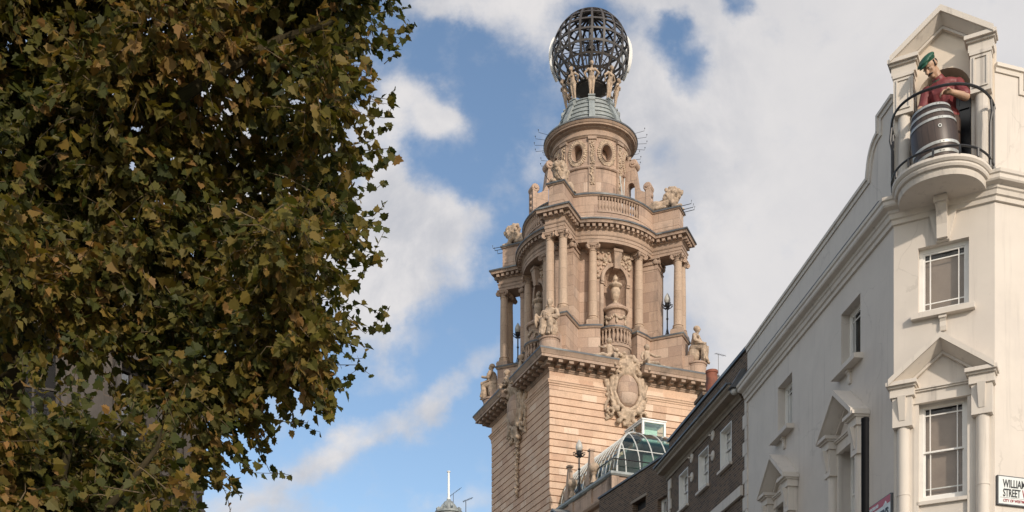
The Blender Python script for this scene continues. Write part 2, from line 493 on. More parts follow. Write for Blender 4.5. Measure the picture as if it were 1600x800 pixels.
# ------------------------------------------------------------------ theatre tower
TC = Vector((5.07, 76.37, 0)); TROT = math.atan2(.360, .933)
T = thing('theatre_tower', 'tall pale terracotta theatre tower with columns, niches and round drum under an iron globe', 'building', (TC.x, TC.y, GZ), TROT, raised=True)
def TW(x, y, z=0):
    c, s = math.cos(TROT), math.sin(TROT)
    return Vector((TC.x + c * x - s * y, TC.y + s * x + c * y, z))
S_ = 4.98
def sq(h, z): return [(-h, -h, z), (h, -h, z), (h, h, z), (-h, h, z)]

# banded shaft
rings = [sq(S_, GZ)]
z = 27.2 - .418 * 46
zs = []
while z < 27.21:
    zs.append(z); z += .418
for z in zs:
    rings += [sq(S_, z - .033), sq(S_ - .075, z - .027), sq(S_ - .075, z + .027), sq(S_, z + .033)]
rings += [sq(S_, 27.62), sq(S_ + .03, 27.64), sq(S_ + .03, 27.85), sq(S_ + .07, 27.87), sq(S_ + .07, 27.95), sq(S_ + .12, 27.98), sq(S_ + .14, 28.08),
          sq(S_ + .18, 28.1), sq(S_ + .18, 28.16), sq(S_ + .01, 28.22), sq(S_, 28.24), sq(S_, 29.0), sq(S_ - .4, 29.02), sq(S_ - .4, 29.5)]
MB().loft(rings, True, True, True).build('shaft', M_SHAFT, T)

# modillion cornice broken at the middle of every side
co = MB()
GAP = .86
prof = [(-.3, 28.70), (.05, 28.70), (.08, 28.77), (.13, 28.79), (.14, 28.85), (.10, 28.87), (.10, 29.14), (.86, 29.15), (.83, 29.32), (.86, 29.33), (.88, 29.38), (.93, 29.47), (.98, 29.55), (.98, 29.62), (.0, 29.72), (-.3, 29.72)]
for k in range(4):
    Mk = Matrix.Rotation(k * pi / 2, 4, 'Z')
    # path round the corner (travel so that outward is to the right)
    co.sweep([(-S_, -GAP), (-S_, -S_), (-GAP, -S_)][::1], prof, M=Mk)
cornice = co.build('modillion_cornice', M_TRIM, T)
mo = MB()
for k in range(4):
    Mk = Matrix.Rotation(k * pi / 2, 4, 'Z')
    t = -S_ - .28
    while t < S_ + .4:
        if abs(t) > GAP + .15:
            mo.box(t - .14, t + .14, -S_ - .78, -S_ - .08, 28.98, 29.148, Mk)
            mo.box(t - .13, t + .13, -S_ - .52, -S_ - .08, 28.87, 28.98, Mk)
        t += .68
tag(mo.build('modillions', M_TRIM, cornice), kind='stuff')
ld = MB()
for k in range(4):
    Mk = Matrix.Rotation(k * pi / 2, 4, 'Z')
    ld.sweep([(-S_, -GAP), (-S_, -S_), (-GAP, -S_)], [(.0, 29.724), (1.0, 29.56), (1.0, 29.665), (.0, 29.76)], M=Mk)
ld.build('lead_flashing', M_LEAD, cornice)
MB().prism([(-S_ + .1, -S_ + .1), (S_ - .1, -S_ + .1), (S_ - .1, S_ - .1), (-S_ + .1, S_ - .1)], 29.5, 29.7).build('lower_terrace', M_LEAD, T)

# plan of the upper stages: a ring with four diagonal blocks
def plan3(Rr, h, rho, o=0.0, narc=16, z=0.0):
    pts = []
    hh = h + o; RR = Rr + o; rr = rho + o
    ai = math.asin(hh / RR)
    for k in range(4):
        ph = pi / 4 + k * pi / 2
        u = Vector((math.cos(ph), math.sin(ph))); t = Vector((-u.y, u.x))
        ri = RR * math.cos(ai)
        for a, b in ((ri, -hh), (rr, -hh), (rr, hh), (ri, hh)):
            p = u * a + t * b; pts.append((p.x, p.y, z))
        for i in range(1, narc + 1):
            a = ph + ai + (pi / 2 - 2 * ai) * i / (narc + 1)
            pts.append((RR * math.cos(a), RR * math.sin(a), z))
    return pts
def circ_like(pts, r, z):
    return [(r * p[0] / math.hypot(p[0], p[1]), r * p[1] / math.hypot(p[0], p[1]), z) for p in pts]

# pedestal stage under the columns: blocks, flank walls, recess with bowed balcony
def plan_ped(o, z, n=8):
    pts = []
    h, rho, Rf, Rc = .74 + o, 6.28 + o, 4.30 + o, 3.62
    ai = math.asin(h / Rf); rec = R(17) - o / 4.3
    for k in range(4):
        ph = pi / 4 + k * pi / 2
        u = Vector((math.cos(ph), math.sin(ph))); t = Vector((-u.y, u.x))
        ri = Rf * math.cos(ai)
        for a, b in ((ri, -h), (rho, -h), (rho, h), (ri, h)):
            p = u * a + t * b; pts.append((p.x, p.y, z))
        bc = ph + pi / 4
        for i in range(1, n + 1):
            a = ph + ai + (bc - rec - ph - ai) * i / n; pts.append((Rf * math.cos(a), Rf * math.sin(a), z))
        for i in range(0, n + 1):
            a = bc - rec + 2 * rec * i / n; pts.append((Rc * math.cos(a), Rc * math.sin(a), z))
        for i in range(0, n):
            a = bc + rec + (ph + pi / 2 - ai - bc - rec) * i / n; pts.append((Rf * math.cos(a), Rf * math.sin(a), z))
    return pts
MB().loft([plan_ped(.08, 29.6), plan_ped(.08, 30.15), plan_ped(0, 30.2), plan_ped(0, 32.16)], True, True, True).build('column_pedestal', M_WALL, T)
MB().loft([plan_ped(0.0, 32.162), plan_ped(.06, 32.18), plan_ped(.10, 32.26), plan_ped(.10, 32.33), plan_ped(.02, 32.40)], True, True, True).build('pedestal_coping', M_TRIM, T)
MB().loft([plan_ped(.125, 32.28), plan_ped(.125, 32.375), plan_ped(.02, 32.415)], True, False, True).build('pedestal_leadwork', M_LEAD, T)

# balusters
bal_prof = [(.085, 0), (.085, .06), (.05, .09), (.05, .14), (.095, .28), (.085, .36), (.045, .58), (.045, .66), (.07, .70), (.07, .74), (.085, .76), (.085, .82)]
bal_mb = MB().lathe(bal_prof, 10)
def make_baluster(parent, x, y, z, h=.82, src={}):
    if 'm' not in src:
        o = bal_mb.build('baluster', M_TRIM, parent, smooth=True, loc=(x, y, z)); src['m'] = o.data
    else:
        o = bpy.data.objects.new('baluster', src['m']); COL.objects.link(o); o.parent = parent; o.location = (x, y, z)
    o.scale = (1, 1, h / .82)
    return o

# bowed balconies in front of the niches
for k in range(4):
    bc = k * pi / 2
    u = Vector((math.cos(bc), math.sin(bc))); t = Vector((-u.y, u.x))
    cx = 3.45
    def bow(r, z, n=18, cx=cx, u=u, t=t):
        return [tuple((u * (cx + r * math.cos(a)) + t * (1.02 * r * math.sin(a))).to_3d() + Vector((0, 0, z))) for a in [R(-100) + R(200) * i / n for i in range(n + 1)]]
    b = MB()
    b.loft([bow(.5, 29.9), bow(.72, 30.3), bow(.92, 30.75), bow(1.0, 31.1), bow(1.06, 31.14), bow(1.06, 31.26), bow(1.0, 31.3), bow(1.0, 31.36)], True, True, True)
    bo = b.build('bowed_balcony', M_TRIM, T)
    c = MB().loft([bow(.9, 32.18), bow(1.0, 32.18), bow(1.08, 32.24), bow(1.08, 32.36), bow(.9, 32.40)], True, True, True)
    c.build('coping', M_TRIM, bo, loc=(0, 0, 0))
    MB().loft([bow(1.10, 32.28), bow(1.10, 32.375), bow(.88, 32.41)], True, False, True).build('lead_capping', M_LEAD, bo, loc=(0, 0, 0))
    for i in range(13):
        a = R(-84) + R(168) * i / 12
        p = u * (cx + .97 * math.cos(a)) + t * (1.02 * .97 * math.sin(a))
        if k >= 2: make_baluster(bo, p.x, p.y, 31.36, .82)

# core with niches
RW = 3.62; NH = .77; SPR = 35.45; CRN = SPR + .86
core = MB()
na = math.asin(NH / RW)
for k in range(4):
    bc = k * pi / 2
    def cp(a, z, r=RW, bc=bc): return (r * math.cos(bc + a), r * math.sin(bc + a), z)
    n = 10
    for s0, s1 in ((-pi / 4, -na), (na, pi / 4)):
        core.loft([[cp(s0 + (s1 - s0) * i / n, 32.1) for i in range(n + 1)], [cp(s0 + (s1 - s0) * i / n, 37.6) for i in range(n + 1)]], False)
    m = 20
    arch = []
    for i in range(m + 1):
        th = pi - pi * i / m
        arch.append((na * math.cos(th), SPR + .86 * math.sin(th)))
    core.loft([[cp(a, zz) for a, zz in arch], [cp(a, 37.6) for a, zz in arch]], False)
    # niche shell: half cylinder and quarter dome
    u = Vector((math.cos(bc), math.sin(bc))); t = Vector((-u.y, u.x)); fr = RW * math.cos(na)
    def np_(th, zz, sc=1.0, u=u, t=t, fr=fr):
        p = u * (fr - .95 * NH * sc * math.sin(th)) + t * (NH * sc * math.cos(th)); return (p.x, p.y, zz)
    core.loft([[np_(pi * i / 20, 32.1) for i in range(21)], [np_(pi * i / 20, SPR) for i in range(21)]], False)
    # shell-ribbed dome: ribs radiate from the back of the springing line
    nr = 44
    dome = []
    for j in range(9):
        f = j / 8
        row = []
        for i in range(nr + 1):
            th = pi * i / nr
            flute = 1.0 - .09 * abs(math.sin(th * 5.5)) * math.sin(pi * min(1, f * 1.15)) 
            ex = math.cos(f * pi / 2); dp = math.sin(f * pi / 2)
            p = u * (fr - .95 * NH * dp * flute) + t * (NH * ex * math.cos(th) * flute)
            row.append((p.x, p.y, SPR + .86 * ex * math.sin(th) * flute))
        dome.append(row)
    core.loft(dome, False)
    core.loft([[cp(a, zz) for a, zz in arch], [(lambda q: (q.x, q.y, zz))(u * fr + t * (NH * math.cos(pi - pi * i / m))) for i, (a, zz) in enumerate(arch)]], False)
core.prism([(3.4 * math.cos(a), 3.4 * math.sin(a)) for a in [2 * pi * i / 40 for i in range(40)]], 37.55, 37.6)
core.build('core_wall', M_WALL, T)
# niche surrounds: archivolt, keystone, imposts, festooned spandrels
for k in range(4):
    bc = k * pi / 2
    Mk = Matrix.Rotation(bc + pi / 2, 4, 'Z')         # local -y outward
    b = MB(Mk)
    def yy(x, pr): return -math.sqrt((RW) ** 2 - x * x) - pr
    rows = []
    m = 24
    for (rs, pr) in ((1.02, .02), (1.02, .12), (1.12, .14), (1.26, .16), (1.30, .10), (1.30, .0)):
        row = [(NH * rs * math.cos(pi - pi * i / m), 0, SPR + (.86 + NH * (rs - 1)) * math.sin(pi * i / m)) for i in range(m + 1)]
        rows.append([(x, yy(x, pr), zz) for x, _, zz in row])
    b.loft(rows, False)
    for s in (-1, 1):
        x0, x1 = sorted((s * NH, s * NH * 1.3))
        for (za, zb, pr) in ((32.2, 35.2, .06), (35.2, 35.32, .14), (35.32, 35.45, .18)):
            b.box(x0, x1, yy((x0 + x1) / 2, pr), yy((x0 + x1) / 2, -.2), za, zb)
    b.add([(-.17, yy(0, .26), 36.15), (.17, yy(0, .26), 36.15), (.26, yy(0, .42), 37.1), (-.26, yy(0, .42), 37.1), (-.17, yy(0, -.1), 36.15), (.17, yy(0, -.1), 36.15), (.26, yy(0, -.1), 37.1), (-.26, yy(0, -.1), 37.1)],
          [(0, 1, 2, 3), (4, 7, 6, 5), (0, 4, 5, 1), (1, 5, 6, 2), (2, 6, 7, 3), (3, 7, 4, 0)])
    b.box(-.3, .3, yy(0, .46), yy(0, 0), 37.1, 37.25)
    sur = b.build('niche_surround', M_TRIM, T, smooth=True)
    g = MB(Mk)
    r2 = random.Random(5 + k)
    for s in (-1, 1):
        for i in range(46):
            x = s * r2.uniform(.30, 1.12); zz = r2.uniform(35.6, 37.15)
            if (x / 1.05) ** 2 + ((zz - SPR) / 1.15) ** 2 < 1.0 or zz < 36 and abs(x) < .98: continue
            q = r2.uniform(.06, .12)
            g.ell((x, yy(x, .03), zz), (q, q, q * r2.uniform(.7, 1.3)), 7, 5)
    g.build('carved_festoon', M_CARVE, sur, smooth=True, loc=(0, 0, 0), angle=80)

# diagonal piers with capitals
for k in range(4):
    Mk = Matrix.Rotation(pi / 4 + k * pi / 2, 4, 'Z')
    b = MB(Mk)
    b.box(3.0, 4.68, -.6, .6, 32.2, 37.5)
    b.box(3.0, 4.76, -.68, .68, 32.2, 32.62)
    b.box(3.0, 4.72, -.64, .64, 32.62, 32.72)
    b.box(3.0, 4.71, -.63, .63, 36.7, 36.78)
    pr = b.build('pier', M_WALL, T)
    c = MB(Mk)
    c.box(3.2, 4.75, -.67, .67, 37.0, 37.12); c.box(3.2, 4.81, -.73, .73, 37.3, 37.395)
    for sy in (-.52, .52):
        c.lathe([(.001, -.08), (.10, -.08), (.15, -.05), (.15, .05), (.10, .08), (.001, .08)], 12, M=Matrix.Translation((4.74, sy, 37.14)) @ Matrix.Rotation(pi / 2, 4, 'Y'))
    for sx in (4.55,):
        for sg in (-1, 1):
            c.lathe([(.001, -.08), (.10, -.08), (.15, -.05), (.15, .05), (.10, .08), (.001, .08)], 12, M=Matrix.Translation((sx, sg * .66, 37.14)) @ Matrix.Rotation(pi / 2, 4, 'X'))
    c.build('pier_capital', M_TRIM, pr, smooth=True, loc=(0, 0, 0))

# columns
col_prof = [(.36, 0), (.36, .10), (.33, .11), (.36, .16), (.36, .21), (.31, .25), (.29, .28), (.33, .31), (.33, .35), (.285, .38), (.272, .42), (.272, 1.6), (.262, 2.8), (.238, 4.15), (.235, 4.28), (.27, 4.30), (.27, 4.34), (.24, 4.36)]
colm = MB().lathe(col_prof, 22)
colm.box(-.37, .37, -.37, .37, -.02, .06)
cap = MB()
cap.lathe([(.235, 4.36), (.25, 4.42), (.33, 4.52), (.34, 4.58), (.2, 4.6)], 18)
cap.box(-.36, .36, -.36, .36, 4.70, 4.765); cap.box(-.33, .33, -.33, .33, 4.62, 4.70)
vol = [(.001, -.05), (.05, -.06), (.06, -.04), (.09, -.04), (.10, -.06), (.155, -.06), (.155, .06), (.10, .06), (.09, .04), (.06, .04), (.05, .06), (.001, .05)]
for k in range(4):
    Mk = Matrix.Rotation(pi / 4 + k * pi / 2, 4, 'Z')
    cap.lathe(vol, 14, M=Mk @ Matrix.Translation((.42, 0, 4.53)) @ Matrix.Rotation(pi / 2, 4, 'X'))
    for q in range(3):
        cap.ell((0, 0, 0), (.07, .07, .05), 7, 5, M=Matrix.Rotation(k * pi / 2 + (q - 1) * .35, 4, 'Z') @ Matrix.Translation((.33, 0, 4.56)))
cpos = []
for k in range(4):
    ph = pi / 4 + k * pi / 2
    for s in (-.42, .42):
        cpos.append((5.93 * math.cos(ph) - s * math.sin(ph), 5.93 * math.sin(ph) + s * math.cos(ph), ph))
    bc = k * pi / 2
    for s in (-1, 1):
        a = bc + s * R(23); cpos.append((4.02 * math.cos(a), 4.02 * math.sin(a), a))
first = None
for x, y, a in cpos:
    if first is None:
        c = colm.build('column', M_COLUMN, T, smooth=True)
        cap.build('ionic_capital', M_TRIM, c, smooth=True, loc=(0, 0, 0)); first = c
    else:
        c = dup(first, T)
    c.location = (x, y, ZOFF[T.name] + 32.63); c.rotation_euler = (0, 0, a)
# column base plinths fill down to the coping
pl = MB()
for x, y, a in cpos:
    pl.box(-.40, .40, -.40, .40, 32.38, 32.612, Matrix.Translation((x, y, 0)) @ Matrix.Rotation(a, 4, 'Z'))
pl.build('column_plinths', M_TRIM, T)

# entablature
E = (4.36, .62, 6.22)
rr = []
inner = circ_like(plan3(*E), 3.55, 37.40)
rr.append(inner)
for o_, z_ in ((0, 37.40), (0, 37.58), (.03, 37.585), (.03, 37.76), (.06, 37.77), (.09, 37.83), (.0, 37.86), (0, 38.12), (.04, 38.14), (.10, 38.19), (.10, 38.20), (.10, 38.395), (.40, 38.40), (.41, 38.50), (.42, 38.51), (.45, 38.56), (.48, 38.61), (.48, 38.65), (.05, 38.78)):
    rr.append(plan3(*E, o_, 16, z_))
ent = MB().loft(rr, True, True, True).build('entablature', M_TRIM, T)
MB().loft([plan3(*E, .50, 16, 38.57), plan3(*E, .50, 16, 38.665), plan3(*E, .05, 16, 38.79)], True, False, True).build('lead_flashing', M_LEAD, ent, loc=(0, 0, 0))
dn = MB()
P = plan3(*E, .12, 40)
n = len(P); acc = 0.0; nxt = .1
for i in range(n):
    a = Vector(P[i]); b = Vector(P[(i + 1) % n]); L = (b - a).length; tdir = (b - a) / L
    nr_ = Vector((tdir.y, -tdir.x, 0))
    while nxt < acc + L:
        s = nxt - acc
        if L < .6 or (.1 < s < L - .1):
            c = a + tdir * s
            Mx = Matrix(((tdir.x, nr_.x, 0, c.x), (tdir.y, nr_.y, 0, c.y), (0, 0, 1, 0), (0, 0, 0, 1)))
            dn.box(-.095, .095, -.03, .20, 38.205, 38.39, Mx)
        nxt += .35
    acc += L
tag(dn.build('dentils', M_TRIM, ent, loc=(0, 0, 0)), kind='stuff')

# attic parapet with balustrades in the bays
A = (4.30, .47, 6.02)
MB().loft([plan3(*A, 0, 16, 38.7), plan3(*A, 0, 16, 39.22), plan3(*A, -.02, 16, 39.25)], True, True, True).build('attic_wall', M_WALL, T)
para = MB(); copg = MB(); leadc = MB()
OP = R(19)
def attic_piece(o, k, n=7):
    h, rho, RR = A[1] + o, A[2] + o, A[0] + o
    ai = math.asin(h / RR); ph = pi / 4 + k * pi / 2; pts = []
    u = Vector((math.cos(ph), math.sin(ph))); t = Vector((-u.y, u.x)); ri = RR * math.cos(ai)
    lo = ph - pi / 4 + OP; hi = ph + pi / 4 - OP
    for i in range(n):
        a = lo + (ph - ai - lo) * i / n; pts.append((RR * math.cos(a), RR * math.sin(a)))
    for a, b in ((ri, -h), (rho, -h), (rho, h), (ri, h)):
        p = u * a + t * b; pts.append((p.x, p.y))
    for i in range(1, n + 1):
        a = ph + ai + (hi - ph - ai) * i / n; pts.append((RR * math.cos(a), RR * math.sin(a)))
    ro = 3.95
    for i in range(n + 1):
        a = hi + (lo - hi) * i / n; pts.append((ro * math.cos(a), ro * math.sin(a)))
    return pts
for k in range(4):
    MB().prism(attic_piece(0, k), 39.252, 40.2).build('parapet', M_WALL, T)
ring = plan3(*A)
def plan3in(o, z): return circ_like(plan3(*A), 3.9, z)
MB().loft([plan3in(0, 40.2), plan3(*A, .0, 16, 40.2), plan3(*A, .06, 16, 40.23), plan3(*A, .10, 16, 40.30), plan3(*A, .10, 16, 40.37), plan3in(0, 40.44), plan3in(0, 40.2)], True).build('parapet_coping', M_TRIM, T)
MB().loft([plan3(*A, .125, 16, 40.29), plan3(*A, .125, 16, 40.39), plan3in(0, 40.455)], True).build('lead_capping', M_LEAD, T)
for k in range(4):
    bc = k * pi / 2
    n = 14
    pts = []
    rail = MB()
    bo = rail.loft([[(r_ * math.cos(bc - OP + 2 * OP * i / 12), r_ * math.sin(bc - OP + 2 * OP * i / 12), z_) for i in range(13)] for r_, z_ in ((4.05, 39.24), (4.34, 39.24), (4.34, 39.33), (4.05, 39.33), (4.05, 39.24))], False).build('attic_balustrade', M_TRIM, T)
    for i in range(n):
        a = bc - OP + 2 * OP * (i + .5) / n
        if k >= 2: make_baluster(bo, 4.2 * math.cos(a), 4.2 * math.sin(a), 39.33, .88)
MB().lathe([(4.2, 39.0), (4.2, 39.05)], 40).build('upper_terrace', M_LEAD, T)

# drum
DR = 2.42
dr = MB()
dr.lathe([(DR + .12, 39.0), (DR + .12, 40.6), (DR + .02, 40.65), (DR, 40.7), (DR, 43.0)], 64)
dr.lathe([(DR - .02, 42.98), (DR + .07, 43.0), (DR + .12, 43.06), (DR + .12, 43.14), (DR - .01, 43.2)], 64)
HW, HH = .34, .50
zc = 44.02
for k in range(8):
    bc = k * pi / 4
    N_ = 48; half = pi / 8
    outer = []; inn = []
    for i in range(N_):
        th = 2 * pi * i / N_
        c_, s_ = math.cos(th), math.sin(th); q = 1 / max(abs(c_), abs(s_))
        outer.append((half * c_ * q, zc + .95 * s_ * q)); inn.append((HW / DR * c_, zc + HH * s_))
    def dp(a, z, r=DR, bc=bc): return (r * math.cos(bc + a), r * math.sin(bc + a), z)
    mid = [((a0 + 2 * a1) / 3, (z0 + 2 * z1) / 3) for (a0, z0), (a1, z1) in zip(outer, inn)]
    dr.loft([[dp(*q) for q in outer], [dp(*q) for q in mid], [dp(*q) for q in inn], [dp(*q, DR - .5) for q in inn]], True)
dr.lathe([(DR, 44.96), (DR, 45.1)], 64)
dr.lathe([(1.85, 42.9), (1.85, 45.0)], 32)
dr.build('drum', M_WALL, T, smooth=True)
crn = MB()
crn.lathe([(DR - .1, 44.90), (DR + .06, 44.92), (DR + .10, 44.98), (DR + .16, 45.02), (DR + .16, 45.10), (DR + .06, 45.14), (DR + .06, 45.38), (DR + .12, 45.41), (DR + .22, 45.45), (DR + .26, 45.50), (DR + .44, 45.54), (DR + .46, 45.62), (DR + .50, 45.64), (DR + .56, 45.72), (DR + .60, 45.80), (DR + .60, 45.84), (2.3, 45.95)], 72)
dc = crn.build('drum_cornice', M_TRIM, T, smooth=True, angle=25)
MB().lathe([(DR + .62, 45.77), (DR + .62, 45.865), (2.3, 45.97)], 72).build('lead_flashing', M_LEAD, dc, smooth=True, loc=(0, 0, 0))
for k in range(8):
    bc = k * pi / 4
    b = MB(); r2 = random.Random(k)
    # oval wreath of leaves round the opening
    for i in range(34):
        th = 2 * pi * i / 34
        for rs in (1.32, 1.52, 1.68):
            a = HW * rs / DR * math.cos(th); zz = zc + HH * (1 + (rs - 1) * .8) * math.sin(th)
            q = r2.uniform(.05, .085)
            b.ell((0, 0, 0), (.05, q, q), 6, 4, M=Matrix.Rotation(bc + a, 4, 'Z') @ Matrix.Translation((DR + .03, 0, zz)))
    oc = b.build('oculus_wreath', M_CARVE, T, smooth=True, angle=80)
    m = MB()
    row = []
    for rs, pr in ((1.0, .0), (1.0, .06), (1.14, .10), (1.2, .05), (1.2, 0)):
        row.append([((DR + pr) * math.cos(bc + HW * rs / DR * math.cos(2 * pi * i / 40)), (DR + pr) * math.sin(bc + HW * rs / DR * math.cos(2 * pi * i / 40)), zc + HH * (1 + (rs - 1) * .7) * math.sin(2 * pi * i / 40)) for i in range(40)])
    m.loft(row, True).build('oculus_frame', M_TRIM, oc, smooth=True, loc=(0, 0, 0))
    # pilaster strip with hanging garland between the openings
    Mk = Matrix.Rotation(bc + pi / 8, 4, 'Z')
    s = MB(Mk)
    s.box(DR - .1, DR + .10, -.23, .23, 41.3, 44.95); s.box(DR - .1, DR + .18, -.27, .27, 44.75, 44.93)
    st = s.build('pilaster_strip', M_TRIM, T)
    g = MB(Mk)
    for i in range(26):
        zz = 44.6 - i * .105
        w = .13 * (.6 + .4 * abs(math.sin(i * 1.1)))
        for j in range(3):
            g.ell((DR + .12, r2.uniform(-w, w), zz + r2.uniform(-.04, .04)), (.07, .06, .06), 6, 4)
    g.build('garland', M_CARVE, st, smooth=True, loc=(0, 0, 0), angle=80)
# scroll buttresses on the diagonals and front
def buttress(ang, ztop, rout, arch=True, name='scroll_buttress'):
    Mk = Matrix.Rotation(ang, 4, 'Z')
    b = MB(Mk)
    hw = .30
    prof_t = [(DR - .05, 44.1), (DR + .30, 44.05), (DR + .60, 43.8), (DR + .78, 43.0), (DR + .84, 42.2), (rout - .35, 41.9), (rout, 41.9)]
    # wall pieces round a low arch
    x0, x1 = DR - .05, rout
    ax0, ax1 = DR + .16, DR + .66
    def top(x):
        for (xa, za), (xb, zb) in zip(prof_t, prof_t[1:]):
            if x <= xb: return za + (zb - za) * (x - xa) / max(1e-6, xb - xa)
        return prof_t[-1][1]
    xs = [x0 + (ax0 - x0) * i / 2 for i in range(3)] + [ax0 + (ax1 - ax0) * i / 8 for i in range(1, 9)] + [ax1 + (x1 - ax1) * i / 6 for i in range(1, 7)]
    for xa, xb in zip(xs, xs[1:]):
        def low(x):
            if arch and ax0 - 1e-6 <= x <= ax1 + 1e-6 and xa >= ax0 - 1e-6 and xb <= ax1 + 1e-6:
                q = (x - (ax0 + ax1) / 2) / ((ax1 - ax0) / 2); return 42.35 + .30 * math.sqrt(max(0, 1 - q * q))
            return 39.0
        la, lb = low(xa), low(xb); ta, tb = top(xa), top(xb)
        b.add([(xa, -hw, la), (xb, -hw, lb), (xb, -hw, tb), (xa, -hw, ta), (xa, hw, la), (xb, hw, lb), (xb, hw, tb), (xa, hw, ta)],
              [(0, 1, 2, 3), (4, 7, 6, 5), (0, 4, 5, 1), (3, 2, 6, 7), (0, 3, 7, 4), (1, 5, 6, 2)])
    rl = [(.001, -hw - .12), (.10, -hw - .12), (.12, -hw - .06), (.22, -hw - .06), (.27, -hw), (.27, hw), (.22, hw + .06), (.12, hw + .06), (.10, hw + .12), (.001, hw + .12)]
    for (xx, zz, sc) in ((DR + .56, 43.85, 1.0), (rout - .10, 42.2, 1.0)):
        b.lathe(rl, 18, M=Matrix.Translation((xx, 0, zz)) @ Matrix.Rotation(pi / 2, 4, 'X'))
    b.box(rout - .18, rout + .1, -hw - .04, hw + .04, 39.0, 42.1)
    for i in range(4):
        b.ell((rout + .1, 0, 41.7 - i * .38), (.12, .16, .15), 8, 6)
    return b.build(name, M_WALL, T, smooth=True)
for k in range(4):
    buttress(pi / 4 + k * pi / 2 + (0 if k != 2 else 99), 42.45, 4.0) if k not in (2, 1) else None
buttress(pi, 42.45, 4.05)
# lead roof in steps, eight ribs
rf = MB()
pr_ = [(2.36, 45.93)]
rr0, z0 = 2.34, 45.95
for i in range(6):
    rr1 = 2.34 - .145 * (i + 1)
    pr_ += [(rr0, z0), (rr0 - .03, z0 + .24), (rr0 + .03, z0 + .25), (rr0 + .03, z0 + .30)]
    z0 += .34; rr0 = rr1
pr_ += [(rr0, z0), (rr0, z0 + .06), (.3, z0 + .14)]
roof = rf.lathe(pr_, 56).build('lead_roof', M_LEADW, T, smooth=True, angle=20)
VA = R(247.5)
for k in range(8):
    Mk = Matrix.Rotation(VA + k * pi / 4, 4, 'Z')
    b = MB(Mk)
    b.loft([[(2.52, -.2, 45.9), (2.52, .2, 45.9), (2.0, .2, 45.9), (2.0, -.2, 45.9)], [(2.30, -.18, 46.7), (2.30, .18, 46.7), (1.7, .18, 46.7), (1.7, -.18, 46.7)], [(1.86, -.18, 47.55), (1.86, .18, 47.55), (1.2, .18, 47.55), (1.2, -.18, 47.55)], [(1.68, -.19, 48.02), (1.68, .19, 48.02), (1.1, .19, 48.02), (1.1, -.19, 48.02)]], True, True, True)
    b.lathe([(.001, -.22), (.16, -.22), (.16, .22), (.001, .22)], 14, M=Matrix.Translation((1.74, 0, 47.75)) @ Matrix.Rotation(pi / 2, 4, 'X'))
    b.box(1.12, 1.75, -.22, .22, 48.02, 48.10)
    b.build('roof_rib', M_LEADW, roof, loc=(0, 0, 0))
# hooked rods on the cornices
hk = MB(); VA0 = R(247.5)
def rod(ang, r0, r1, z):
    c_, s_ = math.cos(ang), math.sin(ang)
    hk.tube([(r0 * c_, r0 * s_, z), (r1 * c_, r1 * s_, z + .02), ((r1 + .03) * c_, (r1 + .03) * s_, z + .16)], .013, 4)
    hk.ell(((r1 + .03) * c_, (r1 + .03) * s_, z + .18), (.035, .035, .035), 6, 4)
for sd in (1, -1):
    for i in range(4): rod(VA0 + sd * R(68 + 11 * i), 2.8, 3.60, 45.92)
    for i in range(3): rod(VA0 + sd * R(72 + 11 * i), 2.4, 3.2, 44.7)
for k in range(4):
    ph = pi / 4 + k * pi / 2
    for s in (-.35, .1, .4):
        c_, s_ = math.cos(ph), math.sin(ph); x0, y0 = 6.0 * c_ - s * s_, 6.0 * s_ + s * c_
        hk.tube([(x0, y0, 40.42), (x0 + .75 * c_, y0 + .75 * s_, 40.44), (x0 + .78 * c_, y0 + .78 * s_, 40.66)], .02, 5)
tag(hk.build('hooked_rods', M_IRON, T), kind='stuff')
# white crossed poles on the upper terrace
ps = MB()
b0 = Vector((1.5 * 2.7 / 2.9 * math.cos(R(285)) * 2, 0, 0))
ang = R(283)
for dx_, dx2 in ((-.22, .2), (.22, -.2), (-.16, -.14)):
    c_, s_ = math.cos(ang), math.sin(ang)
    ps.tube([(3.5 * c_ - dx_ * s_, 3.5 * s_ + dx_ * c_, 39.1), (3.2 * c_ - dx2 * s_, 3.2 * s_ + dx2 * c_, 42.3)], 0.025, 6)
tag(ps.build('crossed_poles', M_RIB), 'white crossed poles leaning against the round drum behind the balustrade', 'poles')
bpy.data.objects['crossed_poles'].location = (TC.x, TC.y, 0); bpy.data.objects['crossed_poles'].rotation_euler = (0, 0, TROT)

